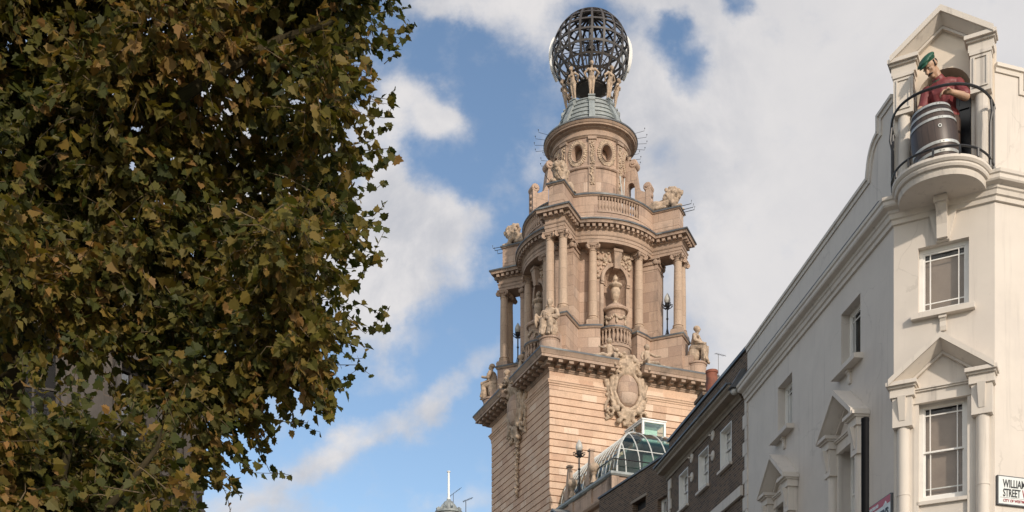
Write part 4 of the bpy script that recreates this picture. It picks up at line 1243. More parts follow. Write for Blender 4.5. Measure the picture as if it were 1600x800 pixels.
def wall(mb, a0, a1, z0, z1, openings, t=.35):
    """wall slab in (a, outward, z) with rectangular holes"""
    xs = sorted({a0, a1, *[o[0] for o in openings], *[o[1] for o in openings]})
    zs_ = sorted({z0, z1, *[o[2] for o in openings], *[o[3] for o in openings]})
    def solid(i, j):
        if i < 0 or j < 0 or i >= len(xs) - 1 or j >= len(zs_) - 1: return False
        xc, zc_ = (xs[i] + xs[i + 1]) / 2, (zs_[j] + zs_[j + 1]) / 2
        return not any(o[0] < xc < o[1] and o[2] < zc_ < o[3] for o in openings)
    for i in range(len(xs) - 1):
        for j in range(len(zs_) - 1):
            if not solid(i, j): continue
            xa, xb, za, zb = xs[i], xs[i + 1], zs_[j], zs_[j + 1]
            mb.add([(xa, 0, za), (xb, 0, za), (xb, 0, zb), (xa, 0, zb)], [(0, 1, 2, 3)])
            mb.add([(xa, -t, za), (xb, -t, za), (xb, -t, zb), (xa, -t, zb)], [(3, 2, 1, 0)])
            if not solid(i - 1, j): mb.add([(xa, 0, za), (xa, 0, zb), (xa, -t, zb), (xa, -t, za)], [(0, 1, 2, 3)])
            if not solid(i + 1, j): mb.add([(xb, 0, za), (xb, 0, zb), (xb, -t, zb), (xb, -t, za)], [(3, 2, 1, 0)])
            if not solid(i, j - 1): mb.add([(xa, 0, za), (xb, 0, za), (xb, -t, za), (xa, -t, za)], [(3, 2, 1, 0)])
            if not solid(i, j + 1): mb.add([(xa, 0, zb), (xb, 0, zb), (xb, -t, zb), (xa, -t, zb)], [(0, 1, 2, 3)])
    return mb

def window(fr, parent, a0, a1, z0, z1, style, dep=.13, blind=True, fw=.075, sill=None, blind_mat=None):
    f = MB(fr.M)
    # box frame
    f.box(a0, a0 + fw, -dep - .1, -dep, z0, z1); f.box(a1 - fw, a1, -dep - .1, -dep, z0, z1)
    f.box(a0 + fw, a1 - fw, -dep - .1, -dep, z1 - fw, z1); f.box(a0 + fw, a1 - fw, -dep - .1, -dep, z0, z0 + fw * 1.1)
    A0, A1, Z0, Z1 = a0 + fw, a1 - fw, z0 + fw * 1.1, z1 - fw
    sw = .035
    wA, hZ = A1 - A0, Z1 - Z0
    bars_v = [A0 + wA * .165, A1 - wA * .165]
    def sash(za, zb, pp, hs):
        f.box(A0, A0 + sw, pp - .035, pp, za, zb); f.box(A1 - sw, A1, pp - .035, pp, za, zb)
        f.box(A0 + sw, A1 - sw, pp - .035, pp, za, za + sw); f.box(A0 + sw, A1 - sw, pp - .035, pp, zb - sw, zb)
        for x in bars_v: f.box(x - .011, x + .011, pp - .03, pp - .004, za + sw, zb - sw)
        for h in hs: f.box(A0 + sw, A1 - sw, pp - .027, pp - .007, h - .011, h + .011)
    if style == 'single':
        sash(Z0, Z1, -dep - .02, [Z0 + hZ * .13, Z1 - hZ * .13])
    elif style == 'sash':
        zm = (Z0 + Z1) / 2
        sash(zm - .02, Z1, -dep - .015, [Z1 - hZ * .075 - .03])
        sash(Z0, zm + .02, -dep - .055, [Z0 + hZ * .075 + .03])
    elif style == 'plain':
        zm = (Z0 + Z1) / 2
        bars_v = [(A0 + A1) / 2]
        sash(zm - .02, Z1, -dep - .015, [(zm + Z1) / 2]); sash(Z0, zm + .02, -dep - .055, [(zm + Z0) / 2])
    w = f.build('window', M_WHITE, parent)
    g = MB(fr.M); g.add([(A0, -dep - .06, Z0), (A1, -dep - .06, Z0), (A1, -dep - .06, Z1), (A0, -dep - .06, Z1)], [(0, 1, 2, 3)])
    g.build('pane', M_GLASS, w, loc=(0, 0, 0))
    if blind:
        bl = MB(fr.M)
        n = int((Z1 - Z0) / .045); zt = Z1 - .10
        for i in range(n - 2):
            z = Z0 + (zt - Z0) * i / (n - 2); h = (zt - Z0) / (n - 2)
            bl.add([(A0 + .02, -dep - .16, z), (A1 - .02, -dep - .16, z), (A1 - .02, -dep - .135, z + h * .96), (A0 + .02, -dep - .135, z + h * .96)], [(0, 1, 2, 3)])
        bl.build('blind', blind_mat or M_BLIND, w, loc=(0, 0, 0))
    # dark room behind
    rm = MB(fr.M); rm.add([(a0, -dep - .45, z0), (a1, -dep - .45, z0), (a1, -dep - .45, z1), (a0, -dep - .45, z1), (a0, -dep - .1, z0), (a1, -dep - .1, z0), (a1, -dep - .1, z1), (a0, -dep - .1, z1)],
                            [(0, 1, 2, 3), (0, 4, 5, 1), (2, 6, 7, 3), (0, 3, 7, 4), (1, 5, 6, 2)])
    rm.build('room_shade', M_DARK, w, loc=(0, 0, 0))
    if sill:
        sm = MB(fr.M)
        e, pj, th = sill[:3]
        sm.add([(a0 - e, -.1, z0), (a1 + e, -.1, z0), (a1 + e, pj, z0 - .02), (a0 - e, pj, z0 - .02), (a0 - e, -.1, z0 - th), (a1 + e, -.1, z0 - th), (a1 + e, pj, z0 - th), (a0 - e, pj, z0 - th)],
               [(0, 1, 2, 3), (4, 7, 6, 5), (0, 4, 5, 1), (1, 5, 6, 2), (2, 6, 7, 3), (3, 7, 4, 0)])
        so = sm.build('sill', M_TRIMW, w, loc=(0, 0, 0))
        if len(sill) > 3:
            bk = MB(fr.M); c = (a0 + a1) / 2
            prof_ = [(0.002, z0 - th - .30), (.04, z0 - th - .30), (.06, z0 - th - .22), (.05, z0 - th - .12), (.09, z0 - th - .05), (.10, z0 - th - .002), (0.002, z0 - th - .002)]
            bk.loft([[(c - .06, p, z) for p, z in prof_], [(c + .06, p, z) for p, z in prof_]], True, True, True)
            bk.box(c - .075, c + .075, .002, .105, z0 - th - .06, z0 - th - .003)
            bk.build('sill_bracket', M_TRIMW, w, loc=(0, 0, 0))
    return w

UZ0, UZ1 = 10.88, 12.21
LZ0, LZ1 = 7.12, 9.13
TOPZ = 13.3
opC = [(.475, 1.435, UZ0, UZ1), (.455, 1.425, LZ0, LZ1), (.3, 1.6, -1.4, 1.2)]
opL = [(c - .53, c + .53, UZ0, UZ1) for c in (2.18, 6.38)] + [(c - .53, c + .53, LZ0, LZ1) for c in (2.18, 6.38)]
opR = [(c - .5, c + .5, UZ0, UZ1) for c in (3.4, 7.0)] + [(c - .5, c + .5, LZ0, LZ1) for c in (3.4, 7.0)]
wall(MB(FC.M), 0, CWID, GZ, TOPZ, opC).build('chamfer_wall', M_STUCCO, PUB)
wall(MB(FL.M), 0, LL, GZ, TOPZ, opL).build('street_wall', M_STUCCO, PUB)
wall(MB(FRR.M), 0, 13, GZ, TOPZ, opR).build('side_wall', M_STUCCO, PUB)
e0 = FL.pt(LL, -.36, 0); e1 = FRR.pt(13, -.36, 0)
MB().prism([(e0.x, e0.y), (.35, .30), (1.7, -.4), (e1.x, e1.y), (e1.x - 1, e1.y + 12), (e0.x + 1, e0.y)], 13.1, 13.32).build('flat_roof', M_LEAD, PUB)
MB().prism([(e0.x + .2, e0.y), (1.3, 1.1), (2.3, .6), (e1.x, e1.y + .6), (e1.x - 1, e1.y + 12)], GZ, 13.05).build('inner_core', M_DARK, PUB)

w1 = window(FC, PUB, .475, 1.435, UZ0, UZ1, 'single', sill=(.12, .14, .13, 1))
w2 = window(FC, PUB, .455, 1.425, LZ0, LZ1, 'sash', sill=(.0, .07, .09), fw=.10)
for c in (2.18, 6.38):
    window(FL, PUB, c - .53, c + .53, UZ0, UZ1, 'single', dep=.20, blind=False, sill=(.13, .20, .13, 1))
    window(FL, PUB, c - .53, c + .53, LZ0, LZ1, 'sash', dep=.22, blind=(c > 4), sill=(.0, .07, .09))
for c in (3.4, 7.0):
    window(FRR, PUB, c - .5, c + .5, UZ0, UZ1, 'single', sill=(.12, .14, .13, 1))
    window(FRR, PUB, c - .5, c + .5, LZ0, LZ1, 'sash', sill=(.0, .07, .09))
wall(MB(Matrix.Translation((0, 0, 0)) @ FC.M), .3, 1.6, -1.4, 1.2, [], .05).build('ground_door', M_BLACKP, PUB).location.z += 0.0

def surround(fr, parent, c, zb, za, hw, p, zcap, zcol0, panel=False, colr=.125, name='window_surround', inner=.56, yback=0.0):
    """pediment on brackets with half columns, like those round the first floor windows"""
    base = MB(fr.M)
    for s in (-1, 1):
        x0, x1 = sorted((c + s * inner, c + s * (hw - .06)))
        base.box(x0, x1, 0.003, .06, zcol0, zb - .28)                       # pilaster strip behind the column
    b = base.build(name, M_TRIMW, parent)
    def sub(m, nm, smooth=False, mat=M_TRIMW): return m.build(nm, mat, b, smooth=smooth, loc=(0, 0, 0))
    for s in (-1, 1):
        xm = c + s * (inner + hw - .06) / 2
        cc_ = MB(fr.M)
        cc_.lathe([(colr, zcol0), (colr, zcap)], 20, c=(xm, .10, 0))
        for zz in (zcap - 1.35,):
            cc_.lathe([(colr, zz - .012), (colr + .008, zz - .01), (colr + .008, zz + .01), (colr, zz + .012)], 20, c=(xm, .10, 0))
        sub(cc_, 'half_column', True)
        k = MB(fr.M)
        w_ = (hw - .06 - inner) / 2
        k.box(xm - w_ - .005, xm + w_ + .005, .004, .25, zcap, zb - .27)
        if panel:
            z0_, z1_ = zcap + .09, zb - .40
            for (xa, xb, zc0, zc1) in ((xm - w_ + .05, xm + w_ - .05, z0_, z0_ + .03), (xm - w_ + .05, xm + w_ - .05, z1_ - .03, z1_), (xm - w_ + .05, xm - w_ + .08, z0_ + .03, z1_ - .03), (xm + w_ - .08, xm + w_ - .05, z0_ + .03, z1_ - .03)):
                k.box(xa, xb, .25, .275, zc0, zc1)
            k.box(xm - w_ - .02, xm + w_ + .02, .004, .275, zb - .36, zb - .30)
        sub(k, 'capital_block')
        if not panel:
            q = MB(fr.M)
            za_, zb_ = zcap + .12, zb - .28
            q.loft([[(xm - .055, .24, za_), (xm + .055, .24, za_), (xm + .055, .262, za_), (xm - .055, .262, za_)],
                    [(xm - .075, .24, zb_), (xm + .075, .24, zb_), (xm + .075, .37, zb_), (xm - .075, .37, zb_)]], True, True, True)
            sub(q, 'bracket')
        r = MB(fr.M)                                                      # entablature return above the column
        r.box(xm - w_ - .05, xm + w_ + .05, .004, p - .13, zb - .27, zb - .10)
        r.box(xm - w_ - .08, xm + w_ + .08, .004, p - .08, zb - .10, zb - .06)
        r.box(xm - w_ - .11, xm + w_ + .11, .004, p - .02, zb - .06, zb + .015)
        sub(r, 'entablature_return')
    # low entablature between the returns
    l = MB(fr.M)
    l.box(c - inner - .03, c + inner + .03, .002, .10, zb - .40, zb - .18)
    l.box(c - inner - .03, c + inner + .03, .002, .14, zb - .18, zb - .145)
    l.box(c - inner - .03, c + inner + .03, .002, .17, zb - .145, zb - .115)
    l.box(c - inner + .0, c - inner + .10, .002, .07, zcol0, zb - .40); l.box(c + inner - .10, c + inner, .002, .07, zcol0, zb - .40)
    if not panel: sub(l, 'architrave')
    # raking cornices
    rk = MB(fr.M)
    sl = (za - zb) / hw
    def chev(o1, o2, p0, p1):
        # band between outlines dropped by o1 and o2 from the top line
        def line(o): return [(c - hw + (0 if o < .1 else .0), zb - o), (c, za - o), (c + hw, zb - o)]
        t_, u_ = line(o1), line(o2)
        for i in range(2):
            (xa, zA), (xb, zB) = t_[i], t_[i + 1]; (_, zC), (_, zD) = u_[i], u_[i + 1]
            rk.add([(xa, p0, zA), (xb, p0, zB), (xb, p0, zD), (xa, p0, zC), (xa, p1, zA), (xb, p1, zB), (xb, p1, zD), (xa, p1, zC)],
                   [(0, 1, 2, 3), (4, 7, 6, 5), (0, 4, 5, 1), (3, 2, 6, 7), (0, 3, 7, 4), (1, 5, 6, 2)])
    chev(-.07, .05, .003, p)
    # cove below and inner moulding, kept inside the triangle
    def inner_chev(o1, o2, p0, p1, q0=None):
        x1 = hw - .10
        for s in (-1, 1):
            A_ = (c + s * x1, zb + sl * .10 - o1); B_ = (c, za - o1); C_ = (c, za - o2); D_ = (c + s * x1, zb + sl * .10 - o2)
            vs = [(A_[0], p0, A_[1]), (B_[0], p0, B_[1]), (C_[0], p0, C_[1]), (D_[0], p0, D_[1]), (A_[0], p1, A_[1]), (B_[0], p1, B_[1]), (C_[0], (q0 or p1), C_[1]), (D_[0], (q0 or p1), D_[1])]
            rk.add(vs, [(0, 1, 2, 3), (4, 7, 6, 5), (0, 4, 5, 1), (3, 2, 6, 7), (0, 3, 7, 4), (1, 5, 6, 2)])
    inner_chev(.052, .19, .003, p - .05, .12)
    inner_chev(.192, .25, .003, .10)
    sub(rk, 'pediment')
    ty = MB(fr.M)
    ty.add([(c - hw + .25, .012, zb - .12), (c + hw - .25, .012, zb - .12), (c, .012, za - .2)], [(0, 1, 2)])
    if not panel: sub(ty, 'tympanum', mat=M_STUCCO)
    return b
surround(FC, PUB, .955, 9.46, 10.22, .99, .42, 8.60, 4.2, inner=.56)
for c in (2.18, 6.38):
    surround(FL, PUB, c, 9.46, 10.22, .99, .42, 8.60, 4.2, inner=.60)
for c in (3.4, 7.0):
    surround(FRR, PUB, c, 9.46, 10.22, .99, .42, 8.60, 4.2, inner=.60)

# main cornice sweeping round the corner, travel from right end to left end so that outward is to the right
pl_, pr_e = FL.pt(LL, 0, 0), FRR.pt(13, 0, 0)
pth = [(pl_.x, pl_.y), (0, 0), (ce.x, ce.y), (pr_e.x, pr_e.y)]
MB().sweep(pth, [(-.1, 12.76), (.05, 12.78), (.06, 12.86), (.10, 12.88), (.12, 12.96), (.15, 12.98), (.16, 13.03), (.27, 13.06), (.29, 13.09), (.29, 13.16), (.32, 13.18), (.33, 13.24), (.10, 13.36), (-.1, 13.36)]).build('main_cornice', M_TRIMW, PUB)
cp_ = MB()
cp_.sweep([(pl_.x, pl_.y), (0, 0)], [(.10, 13.365), (.335, 13.245), (.335, 13.265), (.10, 13.385)])
tag(cp_.build('lead_flashing', M_LEAD, PUB))

# attic walls with scrolled shoulders
def attic(fr, length, nm):
    top = [(.0, 15.36), (.62, 15.36), (.62, 15.02)]
    for i in range(9):
        t = pi / 2 * i / 8
        top.append((.66 + .46 * math.sin(t), 15.02 - .52 * (1 - math.cos(t)) - .0))
    top = top[:-1] + [(1.12, 14.46), (1.18, 14.36), (length, 14.26)]
    top = [p for i, p in enumerate(top) if i != 11]
    m = MB(fr.M)
    for (xa, za), (xb, zb) in zip(top, top[1:]):
        if xb - xa < 1e-6: continue
        m.add([(xa, -.28, 13.3), (xb, -.28, 13.3), (xb, -.28, zb), (xa, -.28, za), (xa, 0.0, 13.3), (xb, 0.0, 13.3), (xb, 0.0, zb), (xa, 0.0, za)],
              [(0, 1, 2, 3), (4, 7, 6, 5), (0, 4, 5, 1), (2, 6, 7, 3), (0, 3, 7, 4), (1, 5, 6, 2)])
    w_ = m.build('attic_wall', M_STUCCO, PUB)
    c = MB(fr.M)
    n = len(top)
    offs = []
    for i, (x, z) in enumerate(top):
        a = top[max(i - 1, 0)]; b_ = top[min(i + 1, n - 1)]
        def nn(p, q):
            dx_, dz_ = q[0] - p[0], q[1] - p[1]; L = math.hypot(dx_, dz_); return (-dz_ / L, dx_ / L)
        n1 = nn(a, (x, z)) if i > 0 else nn((x, z), b_); n2 = nn((x, z), b_) if i < n - 1 else n1
        dt = 1 + n1[0] * n2[0] + n1[1] * n2[1]
        offs.append(((n1[0] + n2[0]) / dt, (n1[1] + n2[1]) / dt))
    rows = []
    for (x, z), (ox, oz) in zip(top, offs):
        rows.append([(x, -.33, z), (x + ox * .10, -.33, z + oz * .10), (x + ox * .10, .075, z + oz * .10), (x + ox * .03, .075, z + oz * .03), (x + ox * .02, .04, z + oz * .02), (x - ox * .06, .03, z - oz * .06), (x - ox * .06, .002, z - oz * .06)])
    c.loft(rows, True, True, True)
    c.build('coping', M_TRIMW, w_, loc=(0, 0, 0))
attic(FL, LL, 'l'); attic(FRR, 13, 'r')
# chamfer attic with arched niche
ar = .52; acx = .955; asp = 15.15
m = MB(FC.M)
gz0, gz1 = 13.3, 15.95
m.box(0.0, acx - ar, -.30, -.002, gz0, gz1); m.box(acx + ar, CWID, -.30, -.002, gz0, gz1)
for i in range(20):
    t0, t1 = pi - pi * i / 20, pi - pi * (i + 1) / 20
    xa, xb = acx + ar * math.cos(t0), acx + ar * math.cos(t1); za_, zb_ = asp + ar * math.sin(t0), asp + ar * math.sin(t1)
    m.add([(xa, -.002, za_), (xb, -.002, zb_), (xb, -.002, gz1), (xa, -.002, gz1), (xa, -.30, za_), (xb, -.30, zb_), (xb, -.30, gz1), (xa, -.30, gz1)], [(0, 1, 2, 3), (4, 7, 6, 5), (0, 4, 5, 1), (3, 2, 6, 7)])
for i in range(1):
    m.add([(0.0, -.002, gz1), (CWID, -.002, gz1), (acx, -.002, 16.68), (0.0, -.30, gz1), (CWID, -.30, gz1), (acx, -.30, 16.68)], [(0, 1, 2), (3, 5, 4), (0, 2, 5, 3), (1, 4, 5, 2)])
aed = m.build('niche_wall', M_CREAMREV, PUB)
dp_ = MB(FC.M)
arcp = [(acx + ar * math.cos(pi - pi * i / 20), asp + ar * math.sin(pi * i / 20)) for i in range(21)]
out_ = [(acx - ar, gz0)] + arcp + [(acx + ar, gz0)]
dp_.loft([[(x, -.30, z) for x, z in out_], [(x, -.62, z) for x, z in out_]], False)
dp_.build('niche_reveal', M_CREAMREV, aed, loc=(0, 0, 0))
dr_ = MB(FC.M)
dr_.add([(x, -.60, z) for x, z in out_], [tuple(range(len(out_)))])
for i in range(5):
    x = acx - .42 + i * .21
    dr_.box(x - .012, x + .012, -.60, -.575, gz0, asp + .25)
dr_.box(acx - ar, acx + ar, -.60, -.57, asp - .05, asp + .02)
dr_.build('niche_door', M_BLACKP, aed, loc=(0, 0, 0))
MB(FC.M).box(-.05, CWID + .05, -.9, -.305, gz0, 15.4).build('attic_back', M_STUCCO, PUB) if False else None
surround(FC, PUB, acx, 15.95, 16.66, .97, .36, 14.86, 13.32, panel=True, colr=.12, name='attic_surround', inner=.54)

# balcony
def bout(sc, z, dp=1.24, hw_=.95, n=32, p0=0.0):
    pts = []
    for i in range(n + 1):
        t = pi - pi * i / n
        pts.append((acx + hw_ * sc * (abs(math.cos(t)) ** .9) * (1 if math.cos(t) > 0 else -1), dp * sc * math.sin(t) ** .85 + .0, z))
    return [(x, max(p, .004), z) for x, p, z in pts]
def bpt(sc, z, f, dp=1.24, hw_=.95):
    t = pi - pi * f
    return (acx + hw_ * sc * (abs(math.cos(t)) ** .9) * (1 if math.cos(t) > 0 else -1), max(dp * sc * max(math.sin(t), 0) ** .85, .004), z)
bl_ = MB(FC.M)
bl_.loft([bout(.84, 12.98), bout(.86, 12.98), bout(.88, 13.05), bout(.885, 13.09), bout(.93, 13.10), bout(.95, 13.14), bout(.95, 13.17), bout(.97, 13.18), bout(1.0, 13.22), bout(1.0, 13.27), bout(.96, 13.29)], True, True, True)
balc = bl_.build('balcony', M_TRIMW, PUB)
rl_ = MB(FC.M)
def rail(sc, z, r_, f0=0.0, f1=1.0, n=40): rl_.tube([bpt(sc, z, f0 + (f1 - f0) * i / n) for i in range(n + 1)], r_, 6)
rail(1.0, 14.58, .026); rail(1.0, 13.42, .022)
for f in (.02, .98):
    rl_.tube([bpt(1.0, 13.27, f), bpt(1.0, 14.60, f)], .03, 6)
for f in (.22, .78):
    rl_.tube([bpt(1.0, 13.27, f), bpt(1.0, 13.42, f)], .03, 6)
for f in (.08, .92):
    rl_.tube([bpt(.99, 13.27, f), bpt(.99, 14.1, f), bpt(1.03, 14.3, f), bpt(1.0, 14.58, f)], .026, 6)
for f in (.35, .5, .65):
    q = bpt(1.0, 13.27, f); rl_.box(q[0] - .02, q[0] + .02, q[1] - .02, q[1] + .02, 13.27, 13.42)
rl_.build('railing', M_IRON, balc, loc=(0, 0, 0))
pk = MB(FC.M)
pk.add([(acx - .8, .15, 13.29), (acx + .75, .15, 13.29), (acx + .35, 1.02, 13.29), (acx - .5, .98, 13.29), (acx - .8, .15, 13.33), (acx + .75, .15, 13.33), (acx + .35, 1.02, 13.33), (acx - .5, .98, 13.33)], [(0, 1, 2, 3), (4, 7, 6, 5), (0, 4, 5, 1), (1, 5, 6, 2), (2, 6, 7, 3), (3, 7, 4, 0)])
pk.build('floor_board', M_CREAMREV, balc, loc=(0, 0, 0))
kb = MB(FC.M)
profk = [(.10, 12.24), (.17, 12.24), (.19, 12.5), (.26, 12.72), (.34, 12.80), (.34, 12.97), (.10, 12.97)]
kb.loft([[(acx - .10, p, z) for p, z in profk], [(acx + .10, p, z) for p, z in profk]], True, True, True)
kb.box(acx - .125, acx + .125, .10, .40, 12.86, 12.975)
kb.build('balcony_bracket', M_TRIMW, balc, loc=(0, 0, 0))
kw = MB(FC.M)
kw.add([(acx - .12, .003, 12.22), (acx + .12, .003, 12.22), (acx + .26, .003, 12.78), (acx - .26, .003, 12.78), (acx - .12, .095, 12.22), (acx + .12, .095, 12.22), (acx + .26, .095, 12.78), (acx - .26, .095, 12.78)], [(0, 1, 2, 3), (4, 7, 6, 5), (0, 4, 5, 1), (1, 5, 6, 2), (2, 6, 7, 3), (3, 7, 4, 0)])
kw.build('keystone', M_TRIMW, PUB)
# quoins at the far end of the street front
qn = MB(FL.M)
z = 2.0
i = 0
while z < 12.7:
    w_ = .34 if i % 2 == 0 else .16
    qn.box(LL - .05, LL + w_, -.2, .035, z, z + .375); z += .39; i += 1
qn.build('quoins', M_TRIMW, PUB)

# ------------------------------------------------------------------ painted wooden cooper and his barrel
rotC = math.atan2(FC.d.y, FC.d.x)
def CW(a, p, z): q = FC.pt(a, p, z); return Vector((P0.x + q.x, P0.y + q.y, z))
M_OAK = None
def wood_mat():
    m, t, p = newmat('dark_oak_staves')
    tcn = t.n('ShaderNodeTexCoord'); ob = tcn.outputs['Object']
    x, y, z = t.sep(ob)
    an = t.math('ARCTAN2', y, x)
    st = t.math('FLOOR', t.math('MULTIPLY', an, 22 / (2 * pi)))
    wn_ = t.n('ShaderNodeTexWhiteNoise', noise_dimensions='1D'); t.put(wn_.inputs['W'], st)
    gr = t.noise(t.vmul(ob, (14, 14, 1.2)), 1.0, 5, .6)
    c = t.mix(wn_.outputs['Value'], (.045, .028, .022), (.085, .055, .042))
    c = t.mix(t.maprange(gr, .35, .75, 0, .5), c, (.022, .014, .011))
    fr = t.math('FRACT', t.math('MULTIPLY', an, 22 / (2 * pi)))
    c = t.mix(t.math('LESS_THAN', fr, .05), c, (.01, .008, .007))
    t.put(p.inputs['Base Color'], c); p.inputs['Roughness'].default_value = .45
    return m
M_OAK = wood_mat()
M_HOOP = plain_mat('galvanised_hoop', (.42, .43, .42), .45, .25, 8.0, metal=.3, col2=(.25, .24, .22))
BR = thing('barrel', 'dark oak barrel with pale metal hoops on the curved balcony', 'barrel', CW(.95, .52, 13.36), rotC)
BR.rotation_euler = (R(3), R(-7), rotC); BR.scale = (.95, .95, .95)
H = 1.22
def rad(z): q = (z / H - .5) * 2; return .46 - .095 * q * q
MB().lathe([(rad(0) - .03, .03)] + [(rad(H * i / 14), H * i / 14) for i in range(15)] + [(rad(H) - .03, H), (rad(H) - .03, H - .04), (.001, H - .04)], 44).build('staves', M_OAK, BR, smooth=True, angle=50)
for z0 in (.02, .17, .34, .83, .99, 1.15):
    h = MB(); w_ = .055
    h.lathe([(rad(z0) + .001, z0), (rad(z0) + .012, z0), (rad(z0 + w_) + .012, z0 + w_), (rad(z0 + w_) + .001, z0 + w_), (rad(z0) + .001, z0)], 44)
    a = R(-75 + z0 * 9)
    for k in range(2):
        aa = a + k * .16
        h.ell(((rad(z0 + .03) + .014) * math.cos(aa), (rad(z0 + .03) + .014) * math.sin(aa), z0 + .028), (.012, .012, .012), 6, 4)
    h.build('hoop', M_HOOP, BR, smooth=True)
a = R(-68)
Mb = Matrix.Rotation(a, 4, 'Z') @ Matrix.Translation((rad(.68), 0, .68)) @ Matrix.Rotation(pi / 2, 4, 'Y')
MB().lathe([(.022, -.01), (.022, .012), (.036, .012), (.040, .0), (.04, -.02)], 16, M=Mb).build('bung_ring', M_HOOP, BR, smooth=True)
MB().lathe([(.001, .006), (.022, .006), (.022, -.02)], 12, M=Mb).build('bung_hole', M_DARK, BR)

M_SKIN = plain_mat('painted_skin', (.42, .26, .17), .5, .12, 7.0, col2=(.30, .17, .11))
M_SHIRT = plain_mat('painted_red_shirt', (.17, .028, .030), .55, .2, 5.0)
M_APRON = plain_mat('painted_brown_apron', (.06, .035, .025), .6, .2, 5.0)
M_CAP = plain_mat('painted_green_cap', (.010, .075, .042), .5, .2, 6.0)
M_HAIR = plain_mat('painted_black_hair', (.012, .010, .010), .45, .2, 9.0)
ST_SC = .98
ST = thing('statue_person', 'painted statue of a man in green cap and red shirt leaning over the barrel', 'statue', CW(.99, .02, 13.29 + .24), rotC)
ST.scale = (ST_SC,) * 3
# local frame: x along the wall, -y outward
hd = Vector((-.21, -.42, 2.01))           # middle of the head
HR = Euler((R(46), R(-6), R(-36)))          # looks down and to the left
hm = HR.to_matrix()
def hp(x, y, z): return tuple(hd + hm @ Vector((x, y, z)))
body = []
for s in (-1, 1):
    body += [('c', (s * .15, .02, .10), .075, (s * .16, .0, .55), .10), ('c', (s * .16, .0, .55), .105, (s * .13, .03, 1.08), .15), ('e', (s * .15, -.08, .05), (.075, .17, .055))]
body += [('e', (0, .02, 1.15), (.25, .19, .18)), ('c', (0, .0, 1.2), .20, (-.03, -.12, 1.58), .24), ('e', (-.03, -.16, 1.68), (.30, .18, .14)), ('c', (-.06, -.2, 1.72), .11, hp(0, .03, -.10), .09)]
# head: skull, jaw, nose, ears, brows
body += [('e', hp(0, .02, .05), (.125, .15, .15), tuple(HR)), ('e', hp(0, -.05, -.06), (.095, .105, .12), tuple(HR)), ('e', hp(0, -.11, -.15), (.05, .045, .04), tuple(HR)),
         ('c', hp(0, -.135, .035), .018, hp(0, -.195, -.045), .028), ('e', hp(0, -.14, .045), (.085, .025, .02), tuple(HR)), ('e', hp(0, -.135, -.105), (.042, .022, .016), tuple(HR))]
for s in (-1, 1):
    body += [('e', hp(s * .13, .02, .0), (.02, .035, .05), tuple(HR)), ('e', hp(s * .065, -.10, -.03), (.035, .03, .03), tuple(HR))]
# arms: right one (picture right) bent across, left one down to the barrel rim
elR = Vector((.43, -.22, 1.34)); haR = Vector((.17, -.50, 1.36))
elL = Vector((-.42, -.18, 1.28)); haL = Vector((-.40, -.52, 1.16))
body += [('c', (.27, -.14, 1.70), .095, tuple(elR), .085), ('c', tuple(elR), .082, tuple(haR), .052), ('c', (-.32, -.18, 1.68), .095, tuple(elL), .085), ('c', tuple(elL), .08, tuple(haL), .052)]
def hand(c, fwd, side, up, s):
    c, fwd, side, up = Vector(c), Vector(fwd).normalized(), Vector(side).normalized(), Vector(up).normalized()
    out_ = [('c', tuple(c), .045, tuple(c + fwd * .075), .05), ('c', tuple(c + side * .03), .035, tuple(c + fwd * .085 + side * .035), .034), ('c', tuple(c - side * .03), .035, tuple(c + fwd * .08 - side * .035), .032)]
    for i, (o_, L) in enumerate(((-.048, .062), (-.017, .078), (.016, .085), (.048, .074))):
        k0 = c + fwd * .105 + side * o_; k1 = k0 + fwd * L * .75 - up * .012; k2 = k1 + fwd * L * .45 - up * L * .55; k3 = k2 - up * L * .5
        out_ += [('c', tuple(k0), .0175, tuple(k1), .0165), ('c', tuple(k1), .0165, tuple(k2), .015), ('c', tuple(k2), .015, tuple(k3), .013)]
    t0 = c + fwd * .02 + side * .05 * s; t1 = t0 + fwd * .05 + side * .045 * s; t2 = t1 + fwd * .05 + side * .01 * s - up * .015
    out_ += [('c', tuple(t0), .024, tuple(t1), .02), ('c', tuple(t1), .019, tuple(t2), .015)]
    return out_
body += hand(haR, (-.75, -.55, -.1), (.4, -.6, .1), (0, 0, 1), 1)
body += hand(haL, (.25, -.85, -.3), (1, .25, 0), (0, 0, 1), 1)
MB().box(-.4, .35, -.25, .3, -.24, 0).build('plinth', M_APRON, ST, loc=(0, 0, 0))
link('body', blob_mesh('body', body, .0125, M_SKIN, 1), ST, (0, 0, 0))
sh = [('e', (0, .02, 1.18), (.275, .215, .20)), ('c', (0, .0, 1.25), .225, (-.03, -.12, 1.58), .265), ('e', (-.03, -.17, 1.68), (.32, .20, .15), (0, R(-9), 0)), ('c', (-.05, -.18, 1.73), .15, (-.09, -.25, 1.81), .125)]
for a_, e_, rr_ in (((.27, -.14, 1.69), elR, .115), ((-.32, -.18, 1.67), elL, .115)):
    a_ = Vector(a_); sh += [('c', tuple(a_), rr_ + .005, tuple(a_.lerp(e_, .78)), rr_ - .01), ('c', tuple(a_.lerp(e_, .72)), rr_ + .004, tuple(a_.lerp(e_, .84)), rr_ + .004)]
r2 = random.Random(4)
for i in range(9):
    x = r2.uniform(-.22, .2); sh.append(('c', (x, -.33, 1.6 - r2.uniform(0, .1)), .02, (x * .5, -.24, 1.25), .025))
link('shirt', blob_mesh('shirt', sh, .017, M_SHIRT, 1), ST, (0, 0, 0))
tr_ = [('e', (0, .02, 1.07), (.27, .21, .16))]
